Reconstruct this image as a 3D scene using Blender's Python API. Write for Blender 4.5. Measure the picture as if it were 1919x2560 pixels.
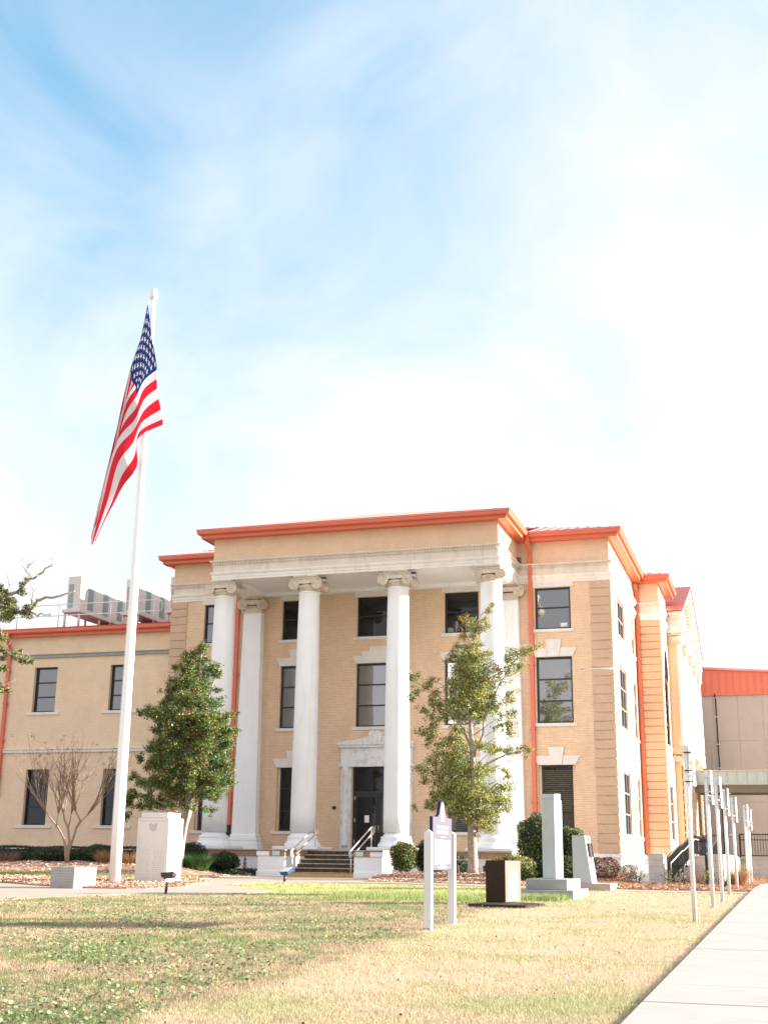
import bpy, bmesh, math, random
import numpy as np
from mathutils import Vector, Matrix
from mathutils.geometry import delaunay_2d_cdt
R = math.radians
random.seed(7); rng = np.random.default_rng(7)
for o in list(bpy.data.objects): bpy.data.objects.remove(o)
scene = bpy.context.scene
COL = scene.collection

# ------------------------------------------------------------------ camera
cd = bpy.data.cameras.new('camera'); cam = bpy.data.objects.new('camera', cd); COL.objects.link(cam)
cd.sensor_fit = 'VERTICAL'; cd.sensor_height = 36; cd.lens = 43.33; cd.clip_start = 0.1; cd.clip_end = 6000
cam.matrix_world = Matrix(((0.9546709, 0.06914538, 0.28952097, 0), (0.29743267, -0.25987795, -0.91869323, 0),
                           (0.01171673, 0.96316269, -0.26866401, 0.86), (0, 0, 0, 1)))
scene.camera = cam
scene.render.resolution_x = 767; scene.render.resolution_y = 1024

# ------------------------------------------------------------------ light
SUN_EL = R(14); SUN_AZ = R(20)            # azimuth measured from +x towards +y
sd = Vector((math.cos(SUN_EL)*math.cos(SUN_AZ), math.cos(SUN_EL)*math.sin(SUN_AZ), math.sin(SUN_EL)))
sl = bpy.data.lights.new('sun', 'SUN'); sl.energy = 5.0; sl.angle = R(0.5); sl.color = (1.0, 0.89, 0.74)
so = bpy.data.objects.new('sun', sl); COL.objects.link(so); so.location = (60, 30, 40)
so.rotation_euler = sd.to_track_quat('Z', 'Y').to_euler()
w = bpy.data.worlds.new('World'); scene.world = w; w.use_nodes = True
nt = w.node_tree; nt.nodes.clear(); N = nt.nodes.new; LK = nt.links.new
def nd(tree, typ, **kw):
    n = tree.nodes.new(typ)
    for k, v in kw.items():
        if k.startswith('i_'): n.inputs[k[2:].replace('_', ' ')].default_value = v
        else: setattr(n, k, v)
    return n
def mth(tree, op, a, b=None, c=None, clamp=False):
    n = tree.nodes.new('ShaderNodeMath'); n.operation = op; n.use_clamp = clamp
    for i, v in enumerate((a, b, c)):
        if v is None: continue
        if isinstance(v, (int, float)): n.inputs[i].default_value = v
        else: tree.links.new(v, n.inputs[i])
    return n.outputs[0]
def mixc(tree, fac, a, b, blend='MIX'):
    n = tree.nodes.new('ShaderNodeMix'); n.data_type = 'RGBA'; n.blend_type = blend
    for s, v in ((n.inputs[0], fac), (n.inputs[6], a), (n.inputs[7], b)):
        if isinstance(v, (int, float)): s.default_value = v
        elif isinstance(v, tuple): s.default_value = (*v, 1) if len(v) == 3 else v
        else: tree.links.new(v, s)
    return n.outputs[2]
sky = nd(nt, 'ShaderNodeTexSky', sky_type='NISHITA', sun_disc=False, sun_elevation=SUN_EL, sun_rotation=R(90)-SUN_AZ,
         air_density=1.0, dust_density=0.6, ozone_density=1.5)
tc = N('ShaderNodeTexCoord')
sep = N('ShaderNodeSeparateXYZ'); LK(tc.outputs['Generated'], sep.inputs[0])
mp = N('ShaderNodeMapping'); mp.inputs['Scale'].default_value = (2.0, 2.0, 3.6); mp.inputs['Rotation'].default_value = (0.3, 0.5, 0.4); mp.inputs['Location'].default_value = (3.1, 13.3, 9.2)
LK(tc.outputs['Generated'], mp.inputs[0])
n1 = nd(nt, 'ShaderNodeTexNoise'); n1.inputs['Scale'].default_value = 1.5; n1.inputs['Detail'].default_value = 8; n1.inputs['Roughness'].default_value = 0.55; n1.inputs['Distortion'].default_value = 0.5
LK(mp.outputs[0], n1.inputs['Vector'])
vd = N('ShaderNodeVectorMath'); vd.operation = 'DOT_PRODUCT'; LK(tc.outputs['Generated'], vd.inputs[0]); vd.inputs[1].default_value = (-0.57, 0.56, 0.60)   # clear patch of sky
m = mth(nt, 'MULTIPLY_ADD', vd.outputs['Value'], -1.9, 1.9)
m = mth(nt, 'MULTIPLY_ADD', n1.outputs['Fac'], 1.5, m)
zc = mth(nt, 'MAXIMUM', sep.outputs['Z'], 0.0)
m = mth(nt, 'MULTIPLY_ADD', zc, -0.80, m)
m = mth(nt, 'ADD', m, -0.03, clamp=True)
gm = N('ShaderNodeGamma'); gm.inputs[1].default_value = 0.45; LK(sky.outputs[0], gm.inputs[0])
tint = mixc(nt, 1.0, gm.outputs[0], (0.80, 1.42, 1.74), 'MULTIPLY')
CL = 3.4
cl = mixc(nt, m, tint, (CL*1.0, CL*.975, CL*1.01))
bg = N('ShaderNodeBackground'); LK(cl, bg.inputs[0]); bg.inputs[1].default_value = 0.1
wo = N('ShaderNodeOutputWorld'); LK(bg.outputs[0], wo.inputs[0])
vs = scene.view_settings; vs.view_transform = 'Standard'; vs.look = 'None'; vs.gamma = 1; vs.use_curve_mapping = False
vs.exposure = 1.87
scene.render.engine = 'CYCLES'
scene.cycles.max_bounces = 6; scene.cycles.diffuse_bounces = 4

# ------------------------------------------------------------------ helpers
def sm(a, b, v):
    t = min(1, max(0, (v-a)/(b-a))); return t*t*(3-2*t)
def gz(x, y):
    z = -0.012*(40-max(y, 0)) if y < 40 else 0.0
    if y > 39.5:
        z += 0.40*sm(39.5, 46, y)*sm(-21.0, -23.5, x) + 0.20*sm(41, 46, y)*sm(-15.0, -13.6, x)*sm(-4.6, -6.2, x)
    return z
def gzv(x, y):
    z = np.where(y < 40, -0.012*(40-np.maximum(y, 0)), 0.0)
    s = lambda a, b, v: (lambda t: t*t*(3-2*t))(np.clip((v-a)/(b-a), 0, 1))
    return z + 0.40*s(39.5, 46, y)*s(-21.0, -23.5, x) + 0.20*s(41, 46, y)*s(-15.0, -13.6, x)*s(-4.6, -6.2, x)

class MB:
    def __init__(s): s.v = []; s.f = []; s.m = []; s.sm = []
    def face(s, pts, mi=0, smooth=False):
        b = len(s.v); s.v += [tuple(p) for p in pts]; s.f.append(list(range(b, b+len(pts)))); s.m.append(mi); s.sm.append(smooth); return s
    def box(s, x0, x1, y0, y1, z0, z1, mi=0):
        b = len(s.v)
        s.v += [(x0,y0,z0),(x1,y0,z0),(x1,y1,z0),(x0,y1,z0),(x0,y0,z1),(x1,y0,z1),(x1,y1,z1),(x0,y1,z1)]
        for q in ((0,3,2,1),(4,5,6,7),(0,1,5,4),(1,2,6,5),(2,3,7,6),(3,0,4,7)):
            s.f.append([b+i for i in q]); s.m.append(mi); s.sm.append(False)
        return s
    def hexa(s, lo, hi, mi=0):          # two quads of four points, bottom and top
        b = len(s.v); s.v += [tuple(p) for p in lo]+[tuple(p) for p in hi]
        for q in ((0,3,2,1),(4,5,6,7),(0,1,5,4),(1,2,6,5),(2,3,7,6),(3,0,4,7)):
            s.f.append([b+i for i in q]); s.m.append(mi); s.sm.append(False)
        return s
    def prism(s, poly, a, b_, axis='y', mi=0, smooth=False):   # polygon in the other two axes, extruded along axis
        def P(p, t):
            return {'y': (p[0], t, p[1]), 'x': (t, p[0], p[1]), 'z': (p[0], p[1], t)}[axis]
        n = len(poly); k = len(s.v)
        s.v += [P(p, a) for p in poly]+[P(p, b_) for p in poly]
        s.f.append(list(range(k, k+n))); s.f.append(list(range(k+2*n-1, k+n-1, -1))); s.m += [mi, mi]; s.sm += [False, False]
        for i in range(n):
            j = (i+1) % n; s.f.append([k+j, k+i, k+n+i, k+n+j]); s.m.append(mi); s.sm.append(smooth)
        return s
    def lathe(s, prof, cx, cy, n=32, mi=0, cap=True, smooth=True):
        k = len(s.v)
        for r, z in prof:
            for i in range(n):
                a = 2*math.pi*i/n; s.v.append((cx+r*math.cos(a), cy+r*math.sin(a), z))
        for q in range(len(prof)-1):
            for i in range(n):
                j = (i+1) % n
                s.f.append([k+q*n+i, k+q*n+j, k+(q+1)*n+j, k+(q+1)*n+i]); s.m.append(mi); s.sm.append(smooth)
        if cap:
            s.f.append(list(range(k+n-1, k-1, -1))); s.f.append(list(range(k+(len(prof)-1)*n, k+len(prof)*n))); s.m += [mi, mi]; s.sm += [False, False]
        return s
    def tube(s, pts, rad, n=8, mi=0, smooth=True):
        pts = [Vector(p) for p in pts]
        if isinstance(rad, (int, float)): rad = [rad]*len(pts)
        k = len(s.v); up = None
        for i, p in enumerate(pts):
            t = (pts[min(i+1, len(pts)-1)]-pts[max(i-1, 0)]).normalized()
            if up is None:
                up = Vector((0, 0, 1)) if abs(t.z) < .9 else Vector((1, 0, 0))
            a = (up-t*up.dot(t)).normalized(); b = t.cross(a); up = a
            for j in range(n):
                an = 2*math.pi*j/n; s.v.append(tuple(p+(a*math.cos(an)+b*math.sin(an))*rad[i]))
        for q in range(len(pts)-1):
            for i in range(n):
                j = (i+1) % n
                s.f.append([k+q*n+i, k+q*n+j, k+(q+1)*n+j, k+(q+1)*n+i]); s.m.append(mi); s.sm.append(smooth)
        s.f.append(list(range(k+n-1, k-1, -1))); s.f.append(list(range(k+(len(pts)-1)*n, k+len(pts)*n))); s.m += [mi, mi]; s.sm += [False, False]
        return s
    def ball(s, c, r, n=8, mi=0, sz=1.0):
        prof = [(r*math.sin(math.pi*i/(n//2+1)), c[2]-sz*r*math.cos(math.pi*i/(n//2+1))) for i in range(1, n//2+1)]
        return s.lathe(prof, c[0], c[1], n, mi)
    def mesh(s, name, mats, off=(0, 0, 0)):
        me = bpy.data.meshes.new(name)
        v = np.array(s.v, float)-np.array(off)
        me.from_pydata(v.tolist(), [], s.f)
        for m_ in (mats if isinstance(mats, (list, tuple)) else [mats]): me.materials.append(m_)
        me.polygons.foreach_set('material_index', s.m); me.polygons.foreach_set('use_smooth', s.sm); me.update()
        return me
    def build(s, name, mats, parent=None, local=False, bevel=0):
        off = (0, 0, 0)
        if parent is not None and not local:
            p = parent
            off = Vector((0, 0, 0))
            while p is not None: off = off+p.location; p = p.parent
        o = inst(name, s.mesh(name, mats, off), parent)
        if bevel: bev(o, bevel)
        return o
def bev(o, wd, seg=1):
    b = o.modifiers.new('bevel', 'BEVEL'); b.width = wd; b.segments = seg; b.limit_method = 'ANGLE'; b.angle_limit = R(40)
def inst(name, me, parent=None, loc=(0, 0, 0), rot=(0, 0, 0), scale=(1, 1, 1)):
    o = bpy.data.objects.new(name, me); COL.objects.link(o); o.parent = parent; o.location = loc; o.rotation_euler = rot; o.scale = scale
    return o
def tag(o, label=None, cat=None, group=None, kind=None):
    if label: o['label'] = label
    if cat: o['category'] = cat
    if group: o['group'] = group
    if kind: o['kind'] = kind
    return o
def thing(name, label, cat, loc, rz=0, group=None):
    o = bpy.data.objects.new(name, None); COL.objects.link(o); o.location = loc; o.rotation_euler = (0, 0, rz); o.empty_display_size = .3
    return tag(o, label, cat, group)
def copy_tree(o, parent=None):
    c = o.copy(); COL.objects.link(c); c.parent = parent
    for ch in list(o.children): copy_tree(ch, c)
    return c
def raw_mesh(name, V, F, mats, mi=None, smooth=False):          # numpy arrays, all faces with the same vertex count
    me = bpy.data.meshes.new(name); nv = len(V); nf, k = F.shape
    me.vertices.add(nv); me.vertices.foreach_set('co', V.astype(np.float32).ravel())
    me.loops.add(nf*k); me.loops.foreach_set('vertex_index', F.astype(np.int32).ravel())
    me.polygons.add(nf); me.polygons.foreach_set('loop_start', np.arange(0, nf*k, k, dtype=np.int32)); me.polygons.foreach_set('loop_total', np.full(nf, k, dtype=np.int32))
    for m_ in (mats if isinstance(mats, (list, tuple)) else [mats]): me.materials.append(m_)
    if mi is not None: me.polygons.foreach_set('material_index', mi.astype(np.int32))
    if smooth: me.polygons.foreach_set('use_smooth', np.ones(nf, bool))
    me.update(calc_edges=True); me.validate(); return me
_tx = {}
def text_mesh(txt, size, mat, ext=0.002):
    cu = bpy.data.curves.new('lettering', 'FONT'); cu.body = txt; cu.size = size; cu.extrude = ext; cu.align_x = 'CENTER'; cu.align_y = 'CENTER'
    t = bpy.data.objects.new('t', cu); COL.objects.link(t); bpy.context.view_layer.update()
    me = bpy.data.meshes.new_from_object(t.evaluated_get(bpy.context.evaluated_depsgraph_get())); bpy.data.objects.remove(t)
    me.materials.clear(); me.materials.append(mat); return me

# ------------------------------------------------------------------ materials
def mat(name, col, rough=0.7, var=0.0, vscale=3.0, col2=None, bump=0.0, bscale=40.0, metal=0.0, spec=0.5, island=0.0, stain=None, sscale=(1.5, 1.5, .35), samt=0.5, translucent=0.0, sthr=(.52, .72)):
    m = bpy.data.materials.new(name); m.use_nodes = True; t = m.node_tree; p = t.nodes['Principled BSDF']
    p.inputs['Roughness'].default_value = rough; p.inputs['Metallic'].default_value = metal; p.inputs['Specular IOR Level'].default_value = spec
    geo = t.nodes.new('ShaderNodeNewGeometry')
    c = (*col, 1)
    if var or col2:
        n = t.nodes.new('ShaderNodeTexNoise'); n.inputs['Scale'].default_value = vscale; n.inputs['Detail'].default_value = 6; n.inputs['Roughness'].default_value = .65
        t.links.new(geo.outputs['Position'], n.inputs['Vector'])
        mr = t.nodes.new('ShaderNodeMapRange'); mr.inputs[1].default_value = .3; mr.inputs[2].default_value = .7; t.links.new(n.outputs['Fac'], mr.inputs[0])
        c2 = col2 or tuple(x*(1-var) for x in col)
        c = mixc(t, mr.outputs[0], tuple(min(1, x*(1+var*.5)) for x in col), c2)
    if island:
        mm = mth(t, 'MULTIPLY_ADD', geo.outputs['Random Per Island'], 2*island, 1-island)
        cc = t.nodes.new('ShaderNodeVectorMath'); cc.operation = 'SCALE'
        if isinstance(c, tuple): cc.inputs[0].default_value = c[:3]
        else: t.links.new(c, cc.inputs[0])
        t.links.new(mm, cc.inputs['Scale']); c = cc.outputs[0]
    if stain:
        mp = t.nodes.new('ShaderNodeMapping'); mp.inputs['Scale'].default_value = sscale; t.links.new(geo.outputs['Position'], mp.inputs[0])
        n = t.nodes.new('ShaderNodeTexNoise'); n.inputs['Scale'].default_value = 2.0; n.inputs['Detail'].default_value = 8; n.inputs['Roughness'].default_value = .7; t.links.new(mp.outputs[0], n.inputs['Vector'])
        mr = t.nodes.new('ShaderNodeMapRange'); mr.inputs[1].default_value = sthr[0]; mr.inputs[2].default_value = sthr[1]; mr.inputs[4].default_value = samt; t.links.new(n.outputs['Fac'], mr.inputs[0])
        c = mixc(t, mr.outputs[0], c, stain)
    if isinstance(c, tuple): p.inputs['Base Color'].default_value = c
    else: t.links.new(c, p.inputs['Base Color'])
    if bump:
        n = t.nodes.new('ShaderNodeTexNoise'); n.inputs['Scale'].default_value = bscale; n.inputs['Detail'].default_value = 4; t.links.new(geo.outputs['Position'], n.inputs['Vector'])
        b = t.nodes.new('ShaderNodeBump'); b.inputs['Strength'].default_value = bump; b.inputs['Distance'].default_value = .02; t.links.new(n.outputs['Fac'], b.inputs['Height']); t.links.new(b.outputs[0], p.inputs['Normal'])
    if translucent:
        tr = t.nodes.new('ShaderNodeBsdfTranslucent'); mx = t.nodes.new('ShaderNodeMixShader'); mx.inputs[0].default_value = translucent
        if isinstance(c, tuple): tr.inputs[0].default_value = c
        else: t.links.new(c, tr.inputs[0])
        t.links.new(p.outputs[0], mx.inputs[1]); t.links.new(tr.outputs[0], mx.inputs[2]); t.links.new(mx.outputs[0], t.nodes['Material Output'].inputs[0])
    return m
def brick_mat(name, a, b, mortar, bw=.215, bh=.075, msize=.008, stain=None, mort_w=None, odd=None):
    m = bpy.data.materials.new(name); m.use_nodes = True; t = m.node_tree; p = t.nodes['Principled BSDF']; p.inputs['Roughness'].default_value = .85
    geo = t.nodes.new('ShaderNodeNewGeometry'); s = t.nodes.new('ShaderNodeSeparateXYZ'); t.links.new(geo.outputs['Position'], s.inputs[0])
    u = mth(t, 'ADD', s.outputs[0], s.outputs[1]); cb = t.nodes.new('ShaderNodeCombineXYZ'); t.links.new(u, cb.inputs[0]); t.links.new(s.outputs[2], cb.inputs[1])
    br = t.nodes.new('ShaderNodeTexBrick'); t.links.new(cb.outputs[0], br.inputs['Vector'])
    br.inputs['Scale'].default_value = 1; br.inputs['Brick Width'].default_value = bw; br.inputs['Row Height'].default_value = bh
    br.inputs['Mortar Size'].default_value = msize; br.inputs['Mortar Smooth'].default_value = .2; br.inputs['Bias'].default_value = -.1
    br.inputs['Color1'].default_value = (*a, 1); br.inputs['Color2'].default_value = (*b, 1); br.inputs['Mortar'].default_value = (*mortar, 1)
    # occasional odd bricks
    n = t.nodes.new('ShaderNodeTexNoise'); n.inputs['Scale'].default_value = .9; n.inputs['Detail'].default_value = 8; n.inputs['Roughness'].default_value = .7; t.links.new(geo.outputs['Position'], n.inputs['Vector'])
    mr = t.nodes.new('ShaderNodeMapRange'); mr.inputs[1].default_value = .3; mr.inputs[2].default_value = .7; mr.inputs[3].default_value = .92; mr.inputs[4].default_value = 1.07; t.links.new(n.outputs['Fac'], mr.inputs[0])
    sc = t.nodes.new('ShaderNodeVectorMath'); sc.operation = 'SCALE'; t.links.new(br.outputs['Color'], sc.inputs[0]); t.links.new(mr.outputs[0], sc.inputs['Scale'])
    c = sc.outputs[0]
    if odd:
        br2 = t.nodes.new('ShaderNodeTexBrick'); t.links.new(cb.outputs[0], br2.inputs['Vector'])
        for k_, v_ in (('Scale', 1), ('Brick Width', bw), ('Row Height', bh), ('Mortar Size', 0), ('Bias', -.78)): br2.inputs[k_].default_value = v_
        br2.inputs['Color1'].default_value = (0, 0, 0, 1); br2.inputs['Color2'].default_value = (1, 1, 1, 1)
        th = mth(t, 'GREATER_THAN', br2.outputs['Color'], .72)
        f = mth(t, 'MULTIPLY', mth(t, 'MULTIPLY', th, .55), mth(t, 'SUBTRACT', 1.0, br.outputs['Fac']))
        c = mixc(t, f, c, odd)
    if stain:
        mp = t.nodes.new('ShaderNodeMapping'); mp.inputs['Scale'].default_value = (1.2, 1.2, .25); t.links.new(geo.outputs['Position'], mp.inputs[0])
        n2 = t.nodes.new('ShaderNodeTexNoise'); n2.inputs['Scale'].default_value = 1.6; n2.inputs['Detail'].default_value = 8; t.links.new(mp.outputs[0], n2.inputs['Vector'])
        m2 = t.nodes.new('ShaderNodeMapRange'); m2.inputs[1].default_value = .5; m2.inputs[2].default_value = .75; m2.inputs[4].default_value = .22; t.links.new(n2.outputs['Fac'], m2.inputs[0])
        c = mixc(t, m2.outputs[0], c, stain)
    t.links.new(c, p.inputs['Base Color'])
    b_ = t.nodes.new('ShaderNodeBump'); b_.inputs['Strength'].default_value = .5; b_.inputs['Distance'].default_value = .008
    iv = mth(t, 'SUBTRACT', 1.0, br.outputs['Fac']); t.links.new(iv, b_.inputs['Height']); t.links.new(b_.outputs[0], p.inputs['Normal'])
    return m
M = {}
M['brick'] = brick_mat('tan_brick', (.73, .505, .345), (.655, .435, .285), (.83, .71, .56), odd=(.38, .23, .14), stain=(.46, .30, .19))
M['brick_top'] = brick_mat('pale_tan_brick', (.74, .54, .385), (.70, .505, .35), (.78, .62, .48), stain=(.56, .42, .30))
M['brick_wing'] = brick_mat('buff_brick', (.77, .60, .43), (.73, .56, .39), (.83, .70, .54), stain=(.56, .43, .32))
M['brick_quoin'] = brick_mat('quoin_brick', (.60, .43, .31), (.56, .40, .285), (.61, .45, .33), stain=(.44, .32, .22))
M['brick_rail'] = brick_mat('soldier_brick', (.47, .27, .17), (.36, .22, .15), (.30, .22, .15), bw=.085, bh=.5, msize=.008, stain=(.12, .09, .06))
M['white'] = mat('white_paint', (.87, .90, .94), .6, var=.05, vscale=.8, stain=(.58, .56, .52), samt=.35, sscale=(2.5, 2.5, .18), bump=.06, bscale=12)
M['pwhite'] = mat('white_plinth_paint', (.84, .87, .91), .6, var=.05, vscale=1.2, stain=(.45, .42, .36), samt=.45)
M['stone'] = mat('pale_limestone', (.73, .665, .60), .8, var=.12, vscale=1.6, stain=(.33, .28, .23), samt=.4, bump=.15)
M['stonew'] = mat('whitened_limestone', (.84, .81, .77), .8, var=.08, vscale=1.4, stain=(.45, .40, .34), samt=.35, bump=.1)
M['cap'] = mat('weathered_limestone', (.68, .61, .52), .85, var=.2, vscale=4, stain=(.30, .25, .19), samt=.6, sscale=(2.5, 2.5, 2.0), bump=.3)
M['wstone'] = mat('window_stone', (.74, .71, .69), .8, var=.08, vscale=3, stain=(.5, .47, .43), samt=.3)
M['red'] = mat('coral_red_metal', (.66, .155, .085), .42, var=.06, vscale=.7)
M['redroof'] = mat('red_roof_metal', (.72, .32, .30), .32, var=.10, vscale=.6, metal=.75)
M['frame'] = mat('black_window_frame', (.018, .020, .022), .4)
M['dark'] = mat('dark_void', (.01, .01, .011), .8)
M['lframe'] = mat('grey_window_bar', (.35, .33, .32), .4)
def glass(name, base, refl=.12, tintc=(.92, .95, 1), rough=.02):
    m = bpy.data.materials.new(name); m.use_nodes = True; t = m.node_tree; p = t.nodes['Principled BSDF']
    p.inputs['Base Color'].default_value = (*base, 1); p.inputs['Roughness'].default_value = .7; p.inputs['Specular IOR Level'].default_value = 0
    g = t.nodes.new('ShaderNodeBsdfGlossy'); g.inputs['Roughness'].default_value = rough; g.inputs['Color'].default_value = (*tintc, 1)
    fr = t.nodes.new('ShaderNodeFresnel'); fr.inputs['IOR'].default_value = 1.5
    geo = t.nodes.new('ShaderNodeNewGeometry')
    n = t.nodes.new('ShaderNodeTexNoise'); n.inputs['Scale'].default_value = .9; t.links.new(geo.outputs['Position'], n.inputs['Vector'])
    b = t.nodes.new('ShaderNodeBump'); b.inputs['Strength'].default_value = .06; b.inputs['Distance'].default_value = .05; t.links.new(n.outputs['Fac'], b.inputs['Height']); t.links.new(b.outputs[0], g.inputs['Normal'])
    f = mth(t, 'ADD', fr.outputs[0], refl, clamp=True) if refl is not None else mth(t, 'MULTIPLY', fr.outputs[0], .12)
    mx = t.nodes.new('ShaderNodeMixShader'); t.links.new(f, mx.inputs[0]); t.links.new(p.outputs[0], mx.inputs[1]); t.links.new(g.outputs[0], mx.inputs[2])
    t.links.new(mx.outputs[0], t.nodes['Material Output'].inputs[0]); return m
M['glass'] = glass('window_glass', (.035, .038, .04), .16)
M['glass_dark'] = glass('dark_window_glass', (.012, .013, .014), .0)
M['glass_side'] = glass('side_window_glass', (.010, .011, .014), None)
M['glass_mid'] = glass('upper_window_glass', (.10, .10, .09), .22)
M['blind'] = mat('tan_blind_slat', (.085, .07, .05), .6)
M['marble'] = mat('veined_marble', (.72, .735, .75), .45, stain=(.38, .44, .50), sscale=(2.2, 2.2, 1.6), samt=.6, sthr=(.5, .62))
M['steel'] = mat('brushed_aluminium', (.75, .73, .72), .38, metal=.6)
M['galv'] = mat('galvanised_steel', (.76, .78, .80), .45, metal=.3, var=.12, vscale=6)
M['polew'] = mat('white_flagpole_paint', (.84, .85, .87), .35)
M['conc'] = mat('pale_concrete', (.41, .355, .31), .85, var=.10, vscale=1.1, stain=(.42, .37, .32), samt=.3, sscale=(.6, .6, .6), bump=.1)
M['concs'] = mat('sidewalk_concrete', (.40, .388, .38), .85, var=.06, vscale=.8, stain=(.27, .25, .235), samt=.5, sscale=(.9, .9, .5), bump=.08)
M['graycon'] = mat('grey_weathered_concrete', (.33, .34, .34), .85, var=.2, vscale=2.5, stain=(.2, .2, .2), samt=.5, bump=.2)
M['granite_pale'] = mat('pale_granite', (.42, .465, .49), .6, var=.08, vscale=1.5, stain=(.32, .35, .37), samt=.35)
M['marble_pale'] = mat('pale_marble_slab', (.60, .59, .565), .6, var=.05, vscale=1.2, stain=(.42, .42, .38), samt=.5, sscale=(1.1, 1.1, .7))
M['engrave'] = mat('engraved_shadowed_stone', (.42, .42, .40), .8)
M['granite_dark'] = mat('dark_speckled_granite', (.045, .028, .018), .75, var=.6, vscale=70, col2=(.012, .009, .007), spec=.25)
M['granite_brown'] = mat('brown_granite_face', (.13, .08, .055), .5, var=.2, vscale=60)
M['plate'] = mat('pale_inscription_plate', (.78, .77, .75), .5)
M['tread'] = mat('step_tread', (.46, .40, .33), .85, var=.3, vscale=5, stain=(.10, .085, .06), samt=.7, sscale=(3, 3, 3))
M['riser'] = mat('stained_riser', (.10, .075, .05), .9, var=.4, vscale=6, stain=(.03, .027, .022), samt=.9, sscale=(9, 9, .8), sthr=(.42, .62))
M['yellow'] = mat('yellow_curb_paint', (.55, .33, .10), .7, var=.15, vscale=5, stain=(.15, .11, .07), samt=.7, sscale=(3, 3, 6), sthr=(.6, .68))
M['mint'] = mat('mint_sign_plate', (.62, .74, .70), .5)
M['green_ink'] = mat('faded_green_lettering', (.30, .50, .45), .6)
M['black'] = mat('black_metal', (.015, .015, .016), .45)
M['navy'] = mat('navy_plastic', (.015, .03, .055), .4)
M['bronze'] = mat('bronze_lamp_metal', (.05, .04, .045), .4)
M['blue'] = mat('blue_lamp_metal', (.02, .06, .20), .4)
M['lens'] = mat('lamp_lens', (.8, .82, .83), .15)
M['signw'] = mat('white_sign_face', (.80, .82, .83), .4)
M['signb'] = mat('blue_sign_face', (.03, .22, .55), .4)
M['marker'] = mat('glare_paled_navy_panel', (.105, .10, .14), .6, spec=.25)  # navy face, paled in the colour to show sun glare
M['marker_edge'] = mat('navy_marker_edge', (.008, .02, .07), .6, spec=.2)
M['letter'] = mat('white_lettering', (.85, .84, .84), .5)
M['postw'] = mat('white_marker_post', (.66, .67, .70), .45)
M['stucco'] = mat('taupe_tilt_up_concrete', (.53, .475, .455), .85, var=.12, vscale=.35, stain=(.50, .43, .39), samt=.5, sscale=(.5, .5, .2))
M['redpanel'] = mat('coral_wall_metal', (.72, .19, .12), .45, var=.05, vscale=.5)
M['frost'] = mat('frosted_glass_panel', (.36, .48, .50), .25)
M['gbeam'] = mat('dark_grey_beam', (.13, .12, .11), .5)
M['gbeam2'] = mat('pale_grey_mullion', (.42, .42, .40), .5)
M['cmu'] = mat('grey_concrete_block', (.52, .51, .49), .9, var=.12, vscale=5, bump=.4, bscale=60)
M['rampw'] = mat('whitewashed_ramp_wall', (.66, .60, .55), .8, var=.06, vscale=1)
M['hvac'] = mat('cream_unit_casing', (.66, .64, .61), .5, var=.04)
M['louver'] = mat('teal_coil_louvre', (.13, .33, .35), .5)
M['bark_pale'] = mat('pale_holly_bark', (.42, .36, .31), .9, var=.3, vscale=7, col2=(.24, .20, .17), bump=.5, bscale=18)
M['bark_brown'] = mat('brown_crepe_bark', (.34, .25, .18), .85, var=.3, vscale=8)
M['bark_oak'] = mat('lichen_oak_bark', (.36, .29, .26), .95, var=.4, vscale=12, bump=.8, bscale=30)
M['leaf'] = mat('holly_leaf', (.095, .185, .05), .42, island=.55, var=.45, vscale=1.1, col2=(.032, .09, .028), translucent=.35)
M['leaf_sunlit'] = mat('sunlit_holly_leaf', (.44, .46, .15), .36, island=.4, translucent=.3)  # paler copy of the leaf, sunlight put into its colour
M['leaf_dark'] = mat('dark_hedge_leaf', (.03, .06, .028), .5, island=.5, translucent=.15)
M['leaf_box'] = mat('boxwood_leaf', (.12, .18, .045), .45, island=.5, translucent=.2)
M['leaf_red'] = mat('red_tip_leaf', (.35, .08, .03), .45, island=.4, translucent=.2)
M['leaf_oak'] = mat('oak_leaf', (.20, .22, .08), .42, island=.5, translucent=.3)
M['leaf_brown'] = mat('dry_brown_leaf', (.22, .12, .08), .7, island=.5)
M['berry'] = mat('red_berry', (.50, .035, .015), .3, island=.3)
M['core'] = mat('shrub_inner_shade', (.015, .022, .010), .9)  # near black, stands in for the shade inside shrubs
M['straw'] = mat('golden_dry_grass', (.42, .25, .12), .7, island=.4, translucent=.3)
M['liriope'] = mat('green_strap_leaf', (.045, .12, .03), .45, island=.5, translucent=.25)
M['ti'] = mat('maroon_leaf', (.10, .02, .04), .5)
M['mulch'] = mat('bark_mulch_bed', (.42, .28, .21), .95, var=.5, vscale=9, col2=(.20, .115, .08), bump=.8, bscale=30)
M['chip'] = mat('bark_chip', (.60, .42, .32), .9, island=.6)
M['pine'] = mat('pine_straw_needles', (.50, .28, .16), .9, island=.5)
FLAG = [[(-19.424,18.934), (-19.617,17.796), (-19.826,16.720), (-20.123,14.964), (-20.454,13.244), (-20.722,11.863)],
 [(-19.155,17.765), (-19.504,17.256), (-19.839,16.224), (-20.067,15.006), (-20.402,13.331), (-20.707,11.683)],
 [(-18.923,16.644), (-19.303,16.285), (-19.570,15.773), (-20.000,15.092), (-20.338,13.325), (-20.770,11.152)],
 [(-18.758,15.489), (-19.306,15.140), (-19.672,14.482), (-20.167,13.814), (-20.503,12.341), (-20.907,10.593)],
 [(-18.563,14.492), (-19.349,14.039), (-19.382,13.154), (-19.935,12.500), (-20.244,11.694), (-20.640,10.634)]]
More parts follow.
